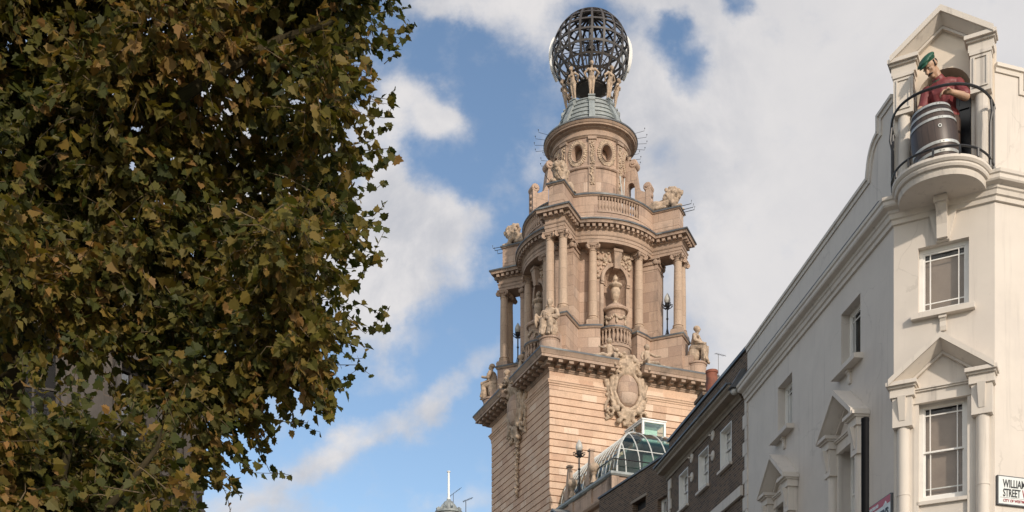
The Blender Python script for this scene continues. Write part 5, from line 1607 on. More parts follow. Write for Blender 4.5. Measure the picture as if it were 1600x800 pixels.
for s in (-1, 1): tr_ += [('c', (s * .155, .02, .16), .10, (s * .165, .0, .55), .125), ('c', (s * .165, .0, .55), .13, (s * .13, .03, 1.05), .17)]
link('trousers', blob_mesh('trousers', tr_, .02, M_APRON, 1), ST, (0, 0, 0))
capr = [('e', hp(0, .03, .165), (.168, .195, .075), tuple(HR)), ('e', hp(0, .04, .115), (.14, .165, .06), tuple(HR)), ('e', hp(0, -.17, .10), (.10, .085, .02), tuple(HR)), ('e', hp(-.02, -.09, .15), (.15, .12, .05), tuple(HR))]
link('cap', blob_mesh('cap', capr, .012, M_CAP, 2), ST, (0, 0, 0))
hr_ = [('e', hp(0, .085, .03), (.125, .10, .10), tuple(HR))]
for s in (-1, 1): hr_ += [('c', hp(s * .125, .0, .07), .018, hp(s * .118, -.015, -.03), .014), ('e', hp(s * .05, -.138, .03), (.036, .014, .010), tuple(HR))]
link('hair', blob_mesh('hair', hr_, .010, M_HAIR, 1), ST, (0, 0, 0))
mo_ = [('c', hp(0, -.165, -.078), .020, hp(.06, -.13, -.10), .010), ('c', hp(0, -.165, -.078), .020, hp(-.06, -.13, -.10), .010)]
link('moustache', blob_mesh('moustache', mo_, .008, M_HAIR, 1), ST, (0, 0, 0))
ey = MB()
for s in (-1, 1): ey.ell(hp(s * .052, -.128, .005), (.020, .012, .013), 10, 6, rot=tuple(HR))
ey.build('eyes', plain_mat('painted_eye', (.5, .48, .44), .4, .1), ST, smooth=True, loc=(0, 0, 0))
nk = [('c', (-.09, -.245, 1.775), .118, (-.075, -.225, 1.745), .135)]
link('neckerchief', blob_mesh('neckerchief', nk, .012, plain_mat('painted_green_scarf', (.05, .10, .06), .5, .2), 1), ST, (0, 0, 0))

# ------------------------------------------------------------------ street signs
M_SIGNW = plain_mat('white_enamel_sign', (.66, .68, .66), .3, .05, 3.0, bump_s=0)
M_SIGNK = plain_mat('black_lettering', (.012, .012, .012), .4, .1, bump_s=0)
M_SIGNR = plain_mat('red_lettering', (.30, .02, .03), .4, .1, bump_s=0)
M_SIGNRB = plain_mat('red_sign_band', (.42, .05, .06), .4, .1, bump_s=0)
def sign(name, label, fr, a0, a1, z0, z1, p=.05, flip=False):
    q = fr.pt(a0, p, z0)
    rot = math.atan2(fr.d.y, fr.d.x)
    if flip:                                 # frames whose along-direction runs right to left as seen from outside
        q = fr.pt(a1, p, z0); rot = math.atan2(-fr.d.y, -fr.d.x)
    root = thing(name, label, 'street sign', (P0.x + q.x, P0.y + q.y, z0), rot)
    W_ = abs(a1 - a0); H_ = z1 - z0
    MB().box(0, W_, -.012, .03, 0, H_).build('plate', M_SIGNW, root)
    fm = MB(); e = .02
    fm.box(-e, W_ + e, -.008, .045, -e, -.001).box(-e, W_ + e, -.008, .045, H_ + .001, H_ + e).box(-e, -.001, -.008, .045, 0, H_).box(W_ + .001, W_ + e, -.008, .045, 0, H_)
    fm.build('frame', M_LEAD, root)
    return root, W_, H_
def letters(root, txt, x, z, size, mat, sx=.62, bold=.006, align='LEFT', name='lettering', maxw=None):
    me = text_mesh(txt, size, sx, bold, .003, align)
    if maxw:
        xs = [v.co.x for v in me.vertices]; w_ = max(xs) - min(xs)
        for v in me.vertices: v.co.x *= maxw / w_
    me.materials.append(mat)
    o = link(name, me, root, (x, -.016, z)); o.rotation_euler = (R(90), 0, 0)
    return o
s1, W1, H1 = sign('street_sign', 'white street name plate with black lettering at the right-hand side of the pub corner', FRR, .04, 1.12, 6.88, 7.41)
letters(s1, 'WILLIAM IV', .10, .325, .215, M_SIGNK, maxw=.70, bold=.003)
letters(s1, 'STREET', .10, .145, .215, M_SIGNK, maxw=.41, bold=.003)
letters(s1, 'WC2', .56, .145, .215, M_SIGNR, maxw=.28, bold=.003)
letters(s1, 'CITY OF WESTMINSTER', .10, .04, .075, M_SIGNR, maxw=.72, bold=.001)
MB().box(.03, W1 - .03, -.0135, -.0125, .118, .124).build('rule', M_SIGNK, s1)
s2, W2, H2 = sign('street_sign', 'white street name plate with a red band on the shaded wall beside the black post', FL, .03, 1.14, 6.45, 7.36, flip=True)
MB().box(0.0, W2, -.016, -.0125, H2 - .15, H2).build('red_band', M_SIGNRB, s2)
letters(s2, 'THEATRELAND', .08, H2 - .11, .085, M_SIGNW, maxw=.48, name='band_lettering')
b = MB()
for k, (xx, zz, q) in enumerate(((.84, H2 - .15, .035), (.90, H2 - .12, .04), (.80, H2 - .165, .025), (.94, H2 - .15, .028))):
    b.ell((xx, -.017, zz), (q, .003, q), 12, 6)
b.build('emblem', M_SIGNW, s2, smooth=True)
letters(s2, "ST MARTIN'S", .08, H2 - .40, .24, M_SIGNK, maxw=.95)
letters(s2, 'LANE', .08, H2 - .68, .24, M_SIGNK, maxw=.42)
letters(s2, 'WC2', .60, H2 - .68, .24, M_SIGNR, maxw=.34)

# black steel post on the pavement
M_POST = plain_mat('black_post_paint', (.006, .006, .007), .6, .2, 5.0, spec=.08)
pz = thing('steel_post', 'tall plain black steel post in front of the shaded cream wall', 'post', (.2985 * 20, 20, GZ))
MB().lathe([(.066, 3.2), (.066, 8.95), (.069, 8.95), (.069, 9.0), (.03, 9.02)], 18).build('shaft', M_POST, pz, smooth=True)
MB().lathe([(.14, 0), (.14, 1.2), (.11, 1.3), (.11, 3.1), (.07, 3.2)], 18).build('base', M_POST, pz, smooth=True)

# ------------------------------------------------------------------ brick terrace
def brick_mat():
    m, t, p = newmat('sooty_london_brick')
    tcn = t.n('ShaderNodeTexCoord'); ob = tcn.outputs['Object']; x, y, z = t.sep(ob)
    nx, ny, nz = t.sep(tcn.outputs['Normal'])
    pick = t.math('GREATER_THAN', t.math('ABSOLUTE', nx), t.math('ABSOLUTE', ny))
    mx = t.n('ShaderNodeMix', data_type='FLOAT'); t.put(mx.inputs[0], pick); t.put(mx.inputs[2], x); t.put(mx.inputs[3], y)
    br = t.n('ShaderNodeTexBrick'); t.put(br.inputs['Vector'], t.comb(mx.outputs[0], z, 0))
    br.inputs['Scale'].default_value = 1.0; br.inputs['Brick Width'].default_value = .225; br.inputs['Row Height'].default_value = .075
    br.inputs['Mortar Size'].default_value = .010; br.inputs['Mortar Smooth'].default_value = .2; br.inputs['Bias'].default_value = -.1
    br.inputs['Color1'].default_value = (.14, .085, .053, 1); br.inputs['Color2'].default_value = (.036, .025, .020, 1); br.inputs['Mortar'].default_value = (.22, .175, .13, 1)
    c = t.mix(t.maprange(t.noise(ob, 1.2, 5, .65), .45, .75, 0, .4), br.outputs['Color'], (.05, .036, .028))
    c = t.mix(t.maprange(t.noise(ob, .8, 3, .6), .55, .75, 0, .18), c, (.15, .095, .06))
    t.put(p.inputs['Base Color'], c); p.inputs['Roughness'].default_value = .9
    bump(t, p, t.math('ADD', t.math('MULTIPLY', br.outputs['Fac'], -.7), t.noise(ob, 25, 4)), .5, .01)
    return m
M_BRICK = brick_mat()
M_CURTAIN = plain_mat('grey_net_curtain', (.34, .34, .33), .9, .2, 3.0)
M_GUTTER = plain_mat('stained_timber_cornice', (.27, .215, .16), .7, .2, 2.0, col2=(.17, .135, .10))
B1 = Vector((6.64, 33.36, GZ))
r1 = math.atan2(.987, -.160)
BB = thing('brick_house', 'dark sooty brick house with white sash windows between the pub and the theatre', 'building', B1, r1, raised=True)
F0 = FR((0, 0), (1, 0), -1)        # local: x along, +y outward
L1 = 7.6
ops = [(a, a + .98, 11.55, 12.76) for a in (1.30, 3.38, 5.45)] + [(a, a + .98, 7.7, 9.7) for a in (1.30, 3.38, 5.45)]
wall(MB(F0.M), .02, L1, GZ, 13.02, ops).build('front_wall', M_BRICK, BB)
wall(MB(F0.M), .02, L1, 13.022, 14.30, [], .3).build('parapet_wall', M_BRICK, BB)
MB(F0.M).box(0.0, L1 + .05, -.36, .06, 14.302, 14.39).build('parapet_coping', M_LEAD, BB)
MB().box(L1 - .32, L1 - .002, -8, -.352, GZ, 14.2).build('gable_wall', M_BRICK, BB)
MB().box(.1, L1 - .33, -8, -.5, 12.9, 13.0).build('flat_roof', M_LEAD, BB)
prof_ = [(.0, 13.03), (.03, 13.03), (.05, 13.10), (.10, 13.14), (.12, 13.20), (.34, 13.23), (.36, 13.30), (.43, 13.36), (.44, 13.42), (.02, 13.46), (.0, 13.46)]
cb = MB(); cb.loft([[(xx, p + .002, z) for p, z in prof_] for xx in (.38, L1 + .25)], True, True, True)
g_ = cb.build('timber_cornice', M_GUTTER, BB)
gu = MB(); gu.box(.36, L1 + .27, .36, .50, 13.425, 13.475).add([(.40, .02, 13.47), (L1 + .2, .02, 13.47), (L1 + .2, .46, 13.48), (.40, .46, 13.48)], [(0, 1, 2, 3)])
gu.build('gutter', M_LEAD, g_, loc=(0, 0, 0))
MB().loft([[(.10, .0, 13.25), (.38, .0, 13.25), (.38, .46, 13.25), (.10, .46, 13.25)], [(.14, .0, 13.8), (.30, .0, 13.8), (.30, .12, 13.8), (.14, .12, 13.8)]], True, True, True).build('rain_hopper', M_LEAD, BB)
MB().ell((.24, .30, 13.18), (.11, .11, .10), 12, 8).build('bulkhead_light', M_OPAL, BB, smooth=True)
for (a0, a1, z0, z1) in ops:
    w_ = window(F0, BB, a0, a1, z0, z1, 'plain', dep=.13, blind=True, fw=.07, blind_mat=M_CURTAIN if 'M_CURTAIN' in globals() else M_BLIND)
    rv = MB(F0.M); e = .03
    rv.box(a0, a0 + e, -.13, .012, z0, z1); rv.box(a1 - e, a1, -.13, .012, z0, z1); rv.box(a0 + e, a1 - e, -.13, .012, z1 - e, z1)
    rv.build('painted_reveal', M_WHITE, w_, loc=(0, 0, 0))
    MB(F0.M).box(a0 - .06, a1 + .06, -.3, .10, z0 - .075, z0).build('sill', M_TRIMW, w_, loc=(0, 0, 0))
MB(F0.M).box(.34, L1, .002, .09, 10.28, 10.56).build('string_band', M_TRIMW, BB)
for a, z in ((2.95, 12.90), (2.95, 12.28), (5.03, 12.90), (5.03, 12.28)):
    q = MB(); Mx = Matrix.Translation((a, 0, z)) @ Matrix.Rotation(-pi / 2, 4, 'X')
    q.lathe([(.15, .002), (.15, .03), (.10, .05), (.03, .06), (.03, .13), (.015, .15)], 18, M=Mx).build('wall_anchor_plate', M_TRIMW, BB, smooth=True)
q2 = MB(); z = 4.0; i = 0
while z < 12.95:
    w_ = .30 if i % 2 else .18
    q2.box(L1 - w_, L1 + .02, -.2, .04, z, z + .33); z += .345; i += 1
q2.build('end_quoins', M_TRIMW, BB)
# second, lower house, set at an angle
e1 = Vector((B1.x - .160 * (L1 + .05), B1.y + .987 * (L1 + .05), GZ))
r2_ = math.atan2(.933, -.36)
B2 = thing('brick_house', 'lower plain brick house beneath the glass roof, with a dark blind opening', 'building', (5.42, 40.92, GZ), r2_, raised=True)
ops2 = [(.14, .82, 10.8, 12.55), (1.7, 2.75, 12.55, 12.95), (3.4, 4.2, 10.4, 11.9)]
wall(MB(F0.M), -.25, 5.6, GZ, 13.93, ops2).build('front_wall', M_BRICK, B2)
MB(F0.M).box(-.25, 5.65, -.38, .05, 13.932, 14.0).build('parapet_coping', M_LEAD, B2)
MB().box(5.3, 5.6, -7, -.352, GZ, 13.7).box(-.2, 5.29, -7, -.6, 12.6, 12.9).build('side_wall', M_BRICK, B2)
MB(F0.M).box(1.6, 2.85, -.25, .03, 12.952, 13.05).build('lintel', M_GUTTER, B2)
MB(F0.M).box(1.7, 2.75, -.33, -.22, 12.55, 12.95).build('blind_infill', M_DARK, B2)
for a0, a1, z0, z1 in (ops2[0], ops2[2]):
    w_ = window(F0, B2, a0, a1, z0, z1, 'plain', dep=.16, fw=.07)
    MB(F0.M).box(a0 - .05, a1 + .05, -.2, .08, z0 - .08, z0).build('sill', M_TRIMW, w_, loc=(0, 0, 0))
# chimney on the brick house and its pot
M_POT = plain_mat('terracotta_pot', (.22, .075, .045), .8, .3, 6.0, col2=(.09, .045, .035))
ch = thing('chimney_stack', 'brick chimney stack with a tall red clay pot behind the dark parapet', 'chimney', (.1688 * 39, 39, 10.95), r1)
MB().box(-.42, .38, -.6, .42, 0, 4.05).box(-.47, .43, -.65, .47, 4.052, 4.16).build('stack', M_BRICK, ch)
MB().lathe([(.20, 4.16), (.19, 4.7), (.185, 4.72), (.185, 4.95), (.205, 4.96), (.205, 5.04), (.15, 5.05), (.15, 4.9)], 20).build('pot', M_POT, ch, smooth=True)
MB().lathe([(.20, 4.16), (.18, 4.28), (.19, 4.34), (.15, 4.34)], 16, c=(.0, -.42, 0)).build('short_pot', M_LEAD, ch, smooth=True)
def aerial(name, label, loc, h, rz, elev=0.35, L=1.0, s=1.0):
    root = thing(name, label, 'aerial', loc, rz)
    MB().tube([(0, 0, 0), (0, 0, h)], .018 * s, 6).build('mast', M_IRON, root)
    b = MB()
    d_ = Vector((math.cos(elev), 0, math.sin(elev)))
    b.tube([tuple(Vector((0, 0, h)) - d_ * L * .3), tuple(Vector((0, 0, h)) + d_ * L * .7)], .014 * s, 5)
    for i in range(7):
        c = Vector((0, 0, h)) + d_ * (L * (-.25 + .13 * i)); b.tube([(c.x, -.16 * s, c.z), (c.x, .16 * s, c.z)], .008 * s, 4)
    b.build('yagi_boom', M_IRON, root)
    return root
aerial('television_aerial', 'thin television aerial just right of the red chimney pot', (.1744 * 39, 39, 15.2), 1.35, R(40), .1, .55, .45)

# ------------------------------------------------------------------ far domed turret
DT = thing('domed_building', 'distant grey stone turret with a small dome beneath a white flagpole', 'building', (-.0535 * 120, 120, GZ), R(15), raised=True)
zt = (HY - 797) * 120 / F
MB().box(-7, 7, 0, 12, GZ, zt - 3.5).build('house_body', M_TRIM, DT)
MB().lathe([(1.25, zt - 3.5), (1.25, zt - .5), (1.4, zt - .4), (1.4, zt - .2), (.95, zt - .1), (.72, zt + .0), (.70, zt + .2), (.62, zt + .55), (.45, zt + .82), (.2, zt + .98), (.16, zt + 1.1)], 24).build('dome', M_LEADW, DT, smooth=True)
for k in range(8):
    Mk = Matrix.Rotation(k * pi / 4 + .2, 4, 'Z')
    MB(Mk).loft([[(.55, -.12, zt - .3), (1.3, -.12, zt - .3), (1.35, -.12, zt + .05), (1.15, -.12, zt + .2), (.95, -.12, zt + .1), (.65, -.12, zt + .55)], [(.55, .12, zt - .3), (1.3, .12, zt - .3), (1.35, .12, zt + .05), (1.15, .12, zt + .2), (.95, .12, zt + .1), (.65, .12, zt + .55)]], True, True, True).build('dome_scroll', M_LEADW, DT)
fp = thing('flagpole', 'white flagpole standing on the distant dome', 'flagpole', (-.0535 * 120, 120, zt + 1.08))
MB().tube([(0, 0, 0), (0, 0, 2.75)], .12, 10, .10).build('pole', M_WHITESIGN, fp, smooth=True)
MB().lathe([(.17, 2.75), (.19, 2.8), (.17, 2.86), (.05, 2.9)], 12).lathe([(.2, 0), (.2, .08)], 12).build('cap', M_WHITESIGN, fp, smooth=True)
k120 = 120 / F
aerial('television_aerial', 'slanted aerial rod beside the distant white flagpole', (-.0498 * 120, 120.5, zt - .5), (HY - 769) * k120 - zt + .5, 0, .64, 1.5, 1.6)
aerial('television_aerial', 'grey aerial on a mast left of the shaded tower wall', (-.0390 * 118, 118, zt - 2.4), (HY - 782) * 118 / F - zt + 2.4, 0, .38, 1.1, 2.2)


# ------------------------------------------------------------------ dark stone building with a rounded corner behind the trees
M_OLDST = stone_mat('shade_dark_portland_stone', (.075, .065, .057), (.062, .054, .047), (.09, .078, .068), course=.55, length=1.2, zo=0, joints=.55, dirt=.6, block=.8)  # wall and trim tones lowered: the building's shade is put into the stone colour
M_OLDTR = plain_mat('shade_dark_stone_trim', (.07, .06, .053), .9, .25, 3.0, bump_s=.2, streak=.5)
RC = 5.2
M_DGLASS = glass_mat('dusty_window_glass', (.5, .5, .5), .25)
BC = Vector((-9.95 - RC * .96, 36.0, GZ))
LB = thing('rounded_stone_building', 'dark shaded stone building with a rounded corner and iron balcony behind the trees', 'building', BC, 0, raised=True)
TOPB = 16.6
def cyl_wall(mb, r, z0, z1, a0, a1, ops, n=60):
    """curved wall with window openings (angle0, angle1, z0, z1)"""
    xs = sorted({a0, a1, *[a0 + (a1 - a0) * i / n for i in range(n)], *[o[0] for o in ops], *[o[1] for o in ops]})
    zs_ = sorted({z0, z1, *[o[2] for o in ops], *[o[3] for o in ops]})
    P_ = lambda a, z, q=r: (q * math.cos(a), q * math.sin(a), z)
    def hole(xa, xb, za, zb): return any(o[0] <= (xa + xb) / 2 <= o[1] and o[2] <= (za + zb) / 2 <= o[3] for o in ops)
    for xa, xb in zip(xs, xs[1:]):
        for za, zb in zip(zs_, zs_[1:]):
            if not hole(xa, xb, za, zb): mb.add([P_(xa, za), P_(xb, za), P_(xb, zb), P_(xa, zb)], [(0, 1, 2, 3)])
    for o in ops:
        for a in (o[0], o[1]): mb.add([P_(a, o[2]), P_(a, o[3]), P_(a, o[3], r - .4), P_(a, o[2], r - .4)], [(0, 1, 2, 3)])
        for z in (o[2], o[3]): mb.add([P_(o[0], z), P_(o[1], z), P_(o[1], z, r - .4), P_(o[0], z, r - .4)], [(0, 1, 2, 3)])
angs = [R(-160 + 32 * i) for i in range(6)]
wops = []
for a in angs:
    for (z0, z1) in ((2.0, 5.0), (7.0, 9.6), (11.35, 13.7)):
        wops.append((a - .13, a + .13, z0, z1))
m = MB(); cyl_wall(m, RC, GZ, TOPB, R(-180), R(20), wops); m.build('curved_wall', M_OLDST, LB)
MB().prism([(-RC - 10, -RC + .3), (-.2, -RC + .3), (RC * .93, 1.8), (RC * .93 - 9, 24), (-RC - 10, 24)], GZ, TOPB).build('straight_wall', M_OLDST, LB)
MB().lathe([(RC - .5, GZ), (RC - .5, TOPB - .05)], 40).build('dark_rooms', M_DARK, LB)
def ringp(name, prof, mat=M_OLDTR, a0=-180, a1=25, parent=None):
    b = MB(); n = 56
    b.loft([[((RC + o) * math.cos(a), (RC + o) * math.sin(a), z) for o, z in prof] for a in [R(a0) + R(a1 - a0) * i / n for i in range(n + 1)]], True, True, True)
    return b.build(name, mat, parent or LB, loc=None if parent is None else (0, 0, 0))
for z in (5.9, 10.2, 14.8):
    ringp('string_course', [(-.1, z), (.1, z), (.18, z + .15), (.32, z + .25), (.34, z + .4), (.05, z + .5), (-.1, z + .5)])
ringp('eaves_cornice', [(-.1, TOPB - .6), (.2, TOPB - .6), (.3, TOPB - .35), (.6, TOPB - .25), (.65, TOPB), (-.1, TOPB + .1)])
for i, a in enumerate(angs):
    Mk = Matrix.Rotation(a + R(16), 4, 'Z')
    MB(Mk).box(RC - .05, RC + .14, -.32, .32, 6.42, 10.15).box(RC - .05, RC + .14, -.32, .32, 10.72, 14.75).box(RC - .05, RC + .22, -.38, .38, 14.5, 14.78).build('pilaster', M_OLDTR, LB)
    Mk = Matrix.Rotation(a, 4, 'Z')
    for (z0, z1) in ((7.0, 9.6), (11.35, 13.7)):
        f = MB(Mk)
        hw = .13 * RC - .02
        f.box(RC - .32, RC - .24, -hw, -hw + .09, z0, z1).box(RC - .32, RC - .24, hw - .09, hw, z0, z1).box(RC - .32, RC - .24, -hw + .09, hw - .09, z1 - .09, z1).box(RC - .32, RC - .24, -hw + .09, hw - .09, z0, z0 + .1)
        f.box(RC - .32, RC - .25, -.03, .03, z0 + .1, z1 - .09).box(RC - .32, RC - .25, -hw + .09, hw - .09, (z0 + z1) / 2 - .03, (z0 + z1) / 2 + .03)
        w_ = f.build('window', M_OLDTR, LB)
        MB(Mk).add([(RC - .29, -hw, z0), (RC - .29, hw, z0), (RC - .29, hw, z1), (RC - .29, -hw, z1)], [(0, 1, 2, 3)]).build('pane', M_DGLASS, w_, loc=(0, 0, 0))
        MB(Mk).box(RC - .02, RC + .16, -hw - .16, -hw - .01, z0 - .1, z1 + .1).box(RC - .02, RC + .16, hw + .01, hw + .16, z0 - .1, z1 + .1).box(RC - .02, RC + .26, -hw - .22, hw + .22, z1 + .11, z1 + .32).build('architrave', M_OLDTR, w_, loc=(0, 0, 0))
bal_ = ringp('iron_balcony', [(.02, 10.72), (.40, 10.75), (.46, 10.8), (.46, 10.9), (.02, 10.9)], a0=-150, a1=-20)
rb = MB()
for zz, r_ in ((11.75, .035), (11.0, .02)):
    rb.tube([((RC + .40) * math.cos(a), (RC + .40) * math.sin(a), zz) for a in [R(-150) + R(128) * i / 50 for i in range(51)]], r_, 6)
for i in range(110):
    a = R(-150) + R(128) * i / 109
    rb.tube([((RC + .40) * math.cos(a), (RC + .40) * math.sin(a), 10.9), ((RC + .40) * math.cos(a), (RC + .40) * math.sin(a), 11.75)], .012, 4)
rb.build('balcony_railing', M_IRON, bal_, loc=(0, 0, 0))

# ------------------------------------------------------------------ plane trees
def leaf_mat():
    m = bpy.data.materials.new('plane_leaf'); m.use_nodes = True
    nt = m.node_tree; nt.nodes.clear(); t = NT(nt)
    at = t.n('ShaderNodeAttribute', attribute_name='leaf_tone')
    r, g, b_ = t.sep(at.outputs['Vector'])
    c = t.ramp(r, [(0.0, (.022, .033, .008)), (.30, (.058, .066, .013)), (.56, (.125, .105, .019)), (.78, (.20, .135, .027)), (1.0, (.30, .16, .055))])
    geo = t.n('ShaderNodeNewGeometry')
    c = t.mix(t.math('MULTIPLY', geo.outputs['Backfacing'], .3), c, (.075, .075, .03))
    spot = t.noise(None, 9.0, 3, .6)
    c = t.mix(t.maprange(spot, .55, .75, 0, .45), c, (.12, .065, .022))
    p = t.n('ShaderNodeBsdfPrincipled'); t.put(p.inputs['Base Color'], c); p.inputs['Roughness'].default_value = .55
    p.inputs['Specular IOR Level'].default_value = .2
    tl = t.n('ShaderNodeBsdfTranslucent'); t.put(tl.inputs[0], t.mix(1.0, c, (1.0, 1.05, .55), 'MULTIPLY'))
    mx = t.n('ShaderNodeMixShader'); mx.inputs[0].default_value = .38
    nt.links.new(p.outputs[0], mx.inputs[1]); nt.links.new(tl.outputs[0], mx.inputs[2])
    o = t.n('ShaderNodeOutputMaterial'); nt.links.new(mx.outputs[0], o.inputs[0])
    return m
M_LEAF = leaf_mat()
M_BARK = plain_mat('plane_bark', (.042, .033, .018), .95, .4, 5.0, bump_s=.8, col2=(.022, .024, .010), spec=.1)
M_TWIG = plain_mat('brown_twig', (.10, .07, .035), .8, .2, 6.0, bump_s=0)
# plane leaf outline, stalk at origin, tip along +x, unit length
LEAF = [(0, 0), (.06, .22), (.02, .42), (.22, .385), (.40, .52), (.53, .36), (.74, .31), (.73, .17), (1.0, 0)]
NL = len(LEAF)
def px3(x, y, dpt): return np.array([(x - 800) / F * dpt, dpt, (HY - y) / F * dpt])

def make_tree(name, label, clumps, trunk_path, trunk_r, limbs, rng, leaf_size, dens, shoots=(), twig_len=(.3, .65), tone=(0.0, 0.0), base=None):
    root = thing(name, label, 'tree', (trunk_path[0][0], trunk_path[0][1], GZ))
    O = np.array([trunk_path[0][0], trunk_path[0][1], GZ])
    tr = MB()
    tr.tube([tuple(np.array(p) - O) for p in trunk_path], trunk_r, 14)
    trunk = tr.build('trunk', M_BARK, root, smooth=True)
    for path, rr_ in limbs:
        MB().tube([tuple(np.array(p) - O) for p in path], rr_, 9).build('limb', M_BARK, root, smooth=True)
    P = []; D = []; N = []; S = []; T_ = []; tw = MB()
    for ci, (cx, cy, rpx, dep, dr) in enumerate(clumps):
        c = px3(cx, cy, dep); rad_ = rpx / F * dep
        thin = 1.0 if leaf_size < .15 else float(np.interp(cx, (200, 320, 450, 560), (1.0, .72, .62, .62))) * float(np.interp(cy, (430, 620), (1.0, .7)))
        nt_ = max(3, int(thin * dens * rpx * rpx / 1000.0))
        ctone = rng.normal(0, .15)
        for _ in range(nt_):
            v = rng.normal(size=3); v /= np.linalg.norm(v)
            q = rng.uniform(.2, 1) ** .6
            p0 = c + v * q * np.array([rad_, rad_ * dr, rad_])
            d_ = v * .9 + rng.normal(size=3) * .55 + np.array([0, -.1, -.25]); d_ /= np.linalg.norm(d_)
            L = rng.uniform(*twig_len)
            p1 = p0 + d_ * L * .5; d2 = d_ + np.array([0, 0, -.35]) + rng.normal(size=3) * .2; d2 /= np.linalg.norm(d2)
            p2 = p1 + d2 * L * .5
            if rng.random() < .8: tw.tube([tuple(p0 - O), tuple(p1 - O), tuple(p2 - O)], .007, 3, .003, cap=False)
            nl = rng.integers(8, 14)
            ttone = ctone + rng.normal(0, .10)
            for i in range(nl):
                f = (i + .6) / nl
                b_ = p0 + (p1 - p0) * f * 2 if f < .5 else p1 + (p2 - p1) * (f * 2 - 1)
                out_ = rng.normal(size=3); out_ -= out_.dot(d_) * d_; out_ /= (np.linalg.norm(out_) + 1e-6)
                dirn = out_ * .8 + d_ * .5 + np.array([0, 0, -.55]); dirn /= np.linalg.norm(dirn)
                nrm = np.array([0, 0, 1.0]) * .55 + rng.normal(size=3) * .75 + np.array([0, -.2, 0]) + v * .2
                nrm -= nrm.dot(dirn) * dirn; nrm /= (np.linalg.norm(nrm) + 1e-6)
                s = leaf_size * (.55 + .95 * rng.random() ** 1.3)
                P.append(b_ + dirn * s * .35 * rng.random()); D.append(dirn); N.append(nrm); S.append(s)
                T_.append(np.clip(.40 + tone[0] + ttone + rng.normal(0, .18) + (.4 if rng.random() < .06 else 0), 0, 1))
    for (pa, pb, n_, sz) in shoots:                      # thin shoots reaching out of the crown
        pa = np.array(pa); pb = np.array(pb)
        mid_ = (pa + pb) / 2 + rng.normal(size=3) * .06 + np.array([0, 0, -.05])
        pts = [pa, mid_, pb]
        tw.tube([tuple(p - O) for p in pts], .006, 3, .003, cap=False)
        for i in range(n_):
            f = (i + 1) / n_
            b_ = pa + (mid_ - pa) * f * 2 if f < .5 else mid_ + (pb - mid_) * (f * 2 - 1)
            dirn = rng.normal(size=3) * .7 + (pb - pa) / np.linalg.norm(pb - pa) * .6; dirn /= np.linalg.norm(dirn)
            nrm = rng.normal(size=3) + np.array([0, -.4, .5]); nrm -= nrm.dot(dirn) * dirn; nrm /= np.linalg.norm(nrm)
            P.append(b_); D.append(dirn); N.append(nrm); S.append(sz * rng.uniform(.5, 1.25)); T_.append(np.clip(.3 + rng.normal(0, .2), 0, 1))
    tag(tw.build('twigs', M_TWIG, root), kind='stuff')
    P = np.array(P); D = np.array(D); N = np.array(N); S = np.array(S); T_ = np.array(T_)
    B = np.cross(N, D)
    n = len(P)
    fold = rng.uniform(-.1, .6, n); curl = rng.uniform(-.15, .9, n); asym = rng.uniform(.8, 1.15, n)
    outl = np.array(LEAF)
    half = []
    for sgn in (1, -1):
        X = outl[:, 0][None, :] * S[:, None]; Y = sgn * outl[:, 1][None, :] * (S * (asym if sgn > 0 else 2 - asym))[:, None]
        Zz = np.abs(outl[:, 1])[None, :] * (S * fold)[:, None] - (outl[:, 0] ** 2)[None, :] * (S * curl)[:, None] * .5
        half.append(P[:, None, :] + D[:, None, :] * X[..., None] + B[:, None, :] * Y[..., None] + N[:, None, :] * Zz[..., None] - O)
    V = np.concatenate(half, axis=1).reshape(-1, 3).astype(np.float32)       # 2*NL verts per leaf
    nf = n * 2
    me = bpy.data.meshes.new('crown')
    me.vertices.add(len(V)); me.vertices.foreach_set('co', V.ravel())
    me.loops.add(nf * NL); me.polygons.add(nf)
    idx = np.arange(nf * NL, dtype=np.int32).reshape(nf, NL)
    idx[1::2] = idx[1::2, ::-1]
    me.loops.foreach_set('vertex_index', idx.ravel())
    me.polygons.foreach_set('loop_start', np.arange(nf, dtype=np.int32) * NL)
    at = me.attributes.new('leaf_tone', 'FLOAT_VECTOR', 'POINT')
    tv = np.zeros((len(V), 3), dtype=np.float32); tv[:, 0] = np.repeat(T_, 2 * NL)
    at.data.foreach_set('vector', tv.ravel())
    me.update(calc_edges=True); me.validate()
    me.materials.append(M_LEAF)
    link('crown', me, root)
    print(name, 'leaves', n)
    return root

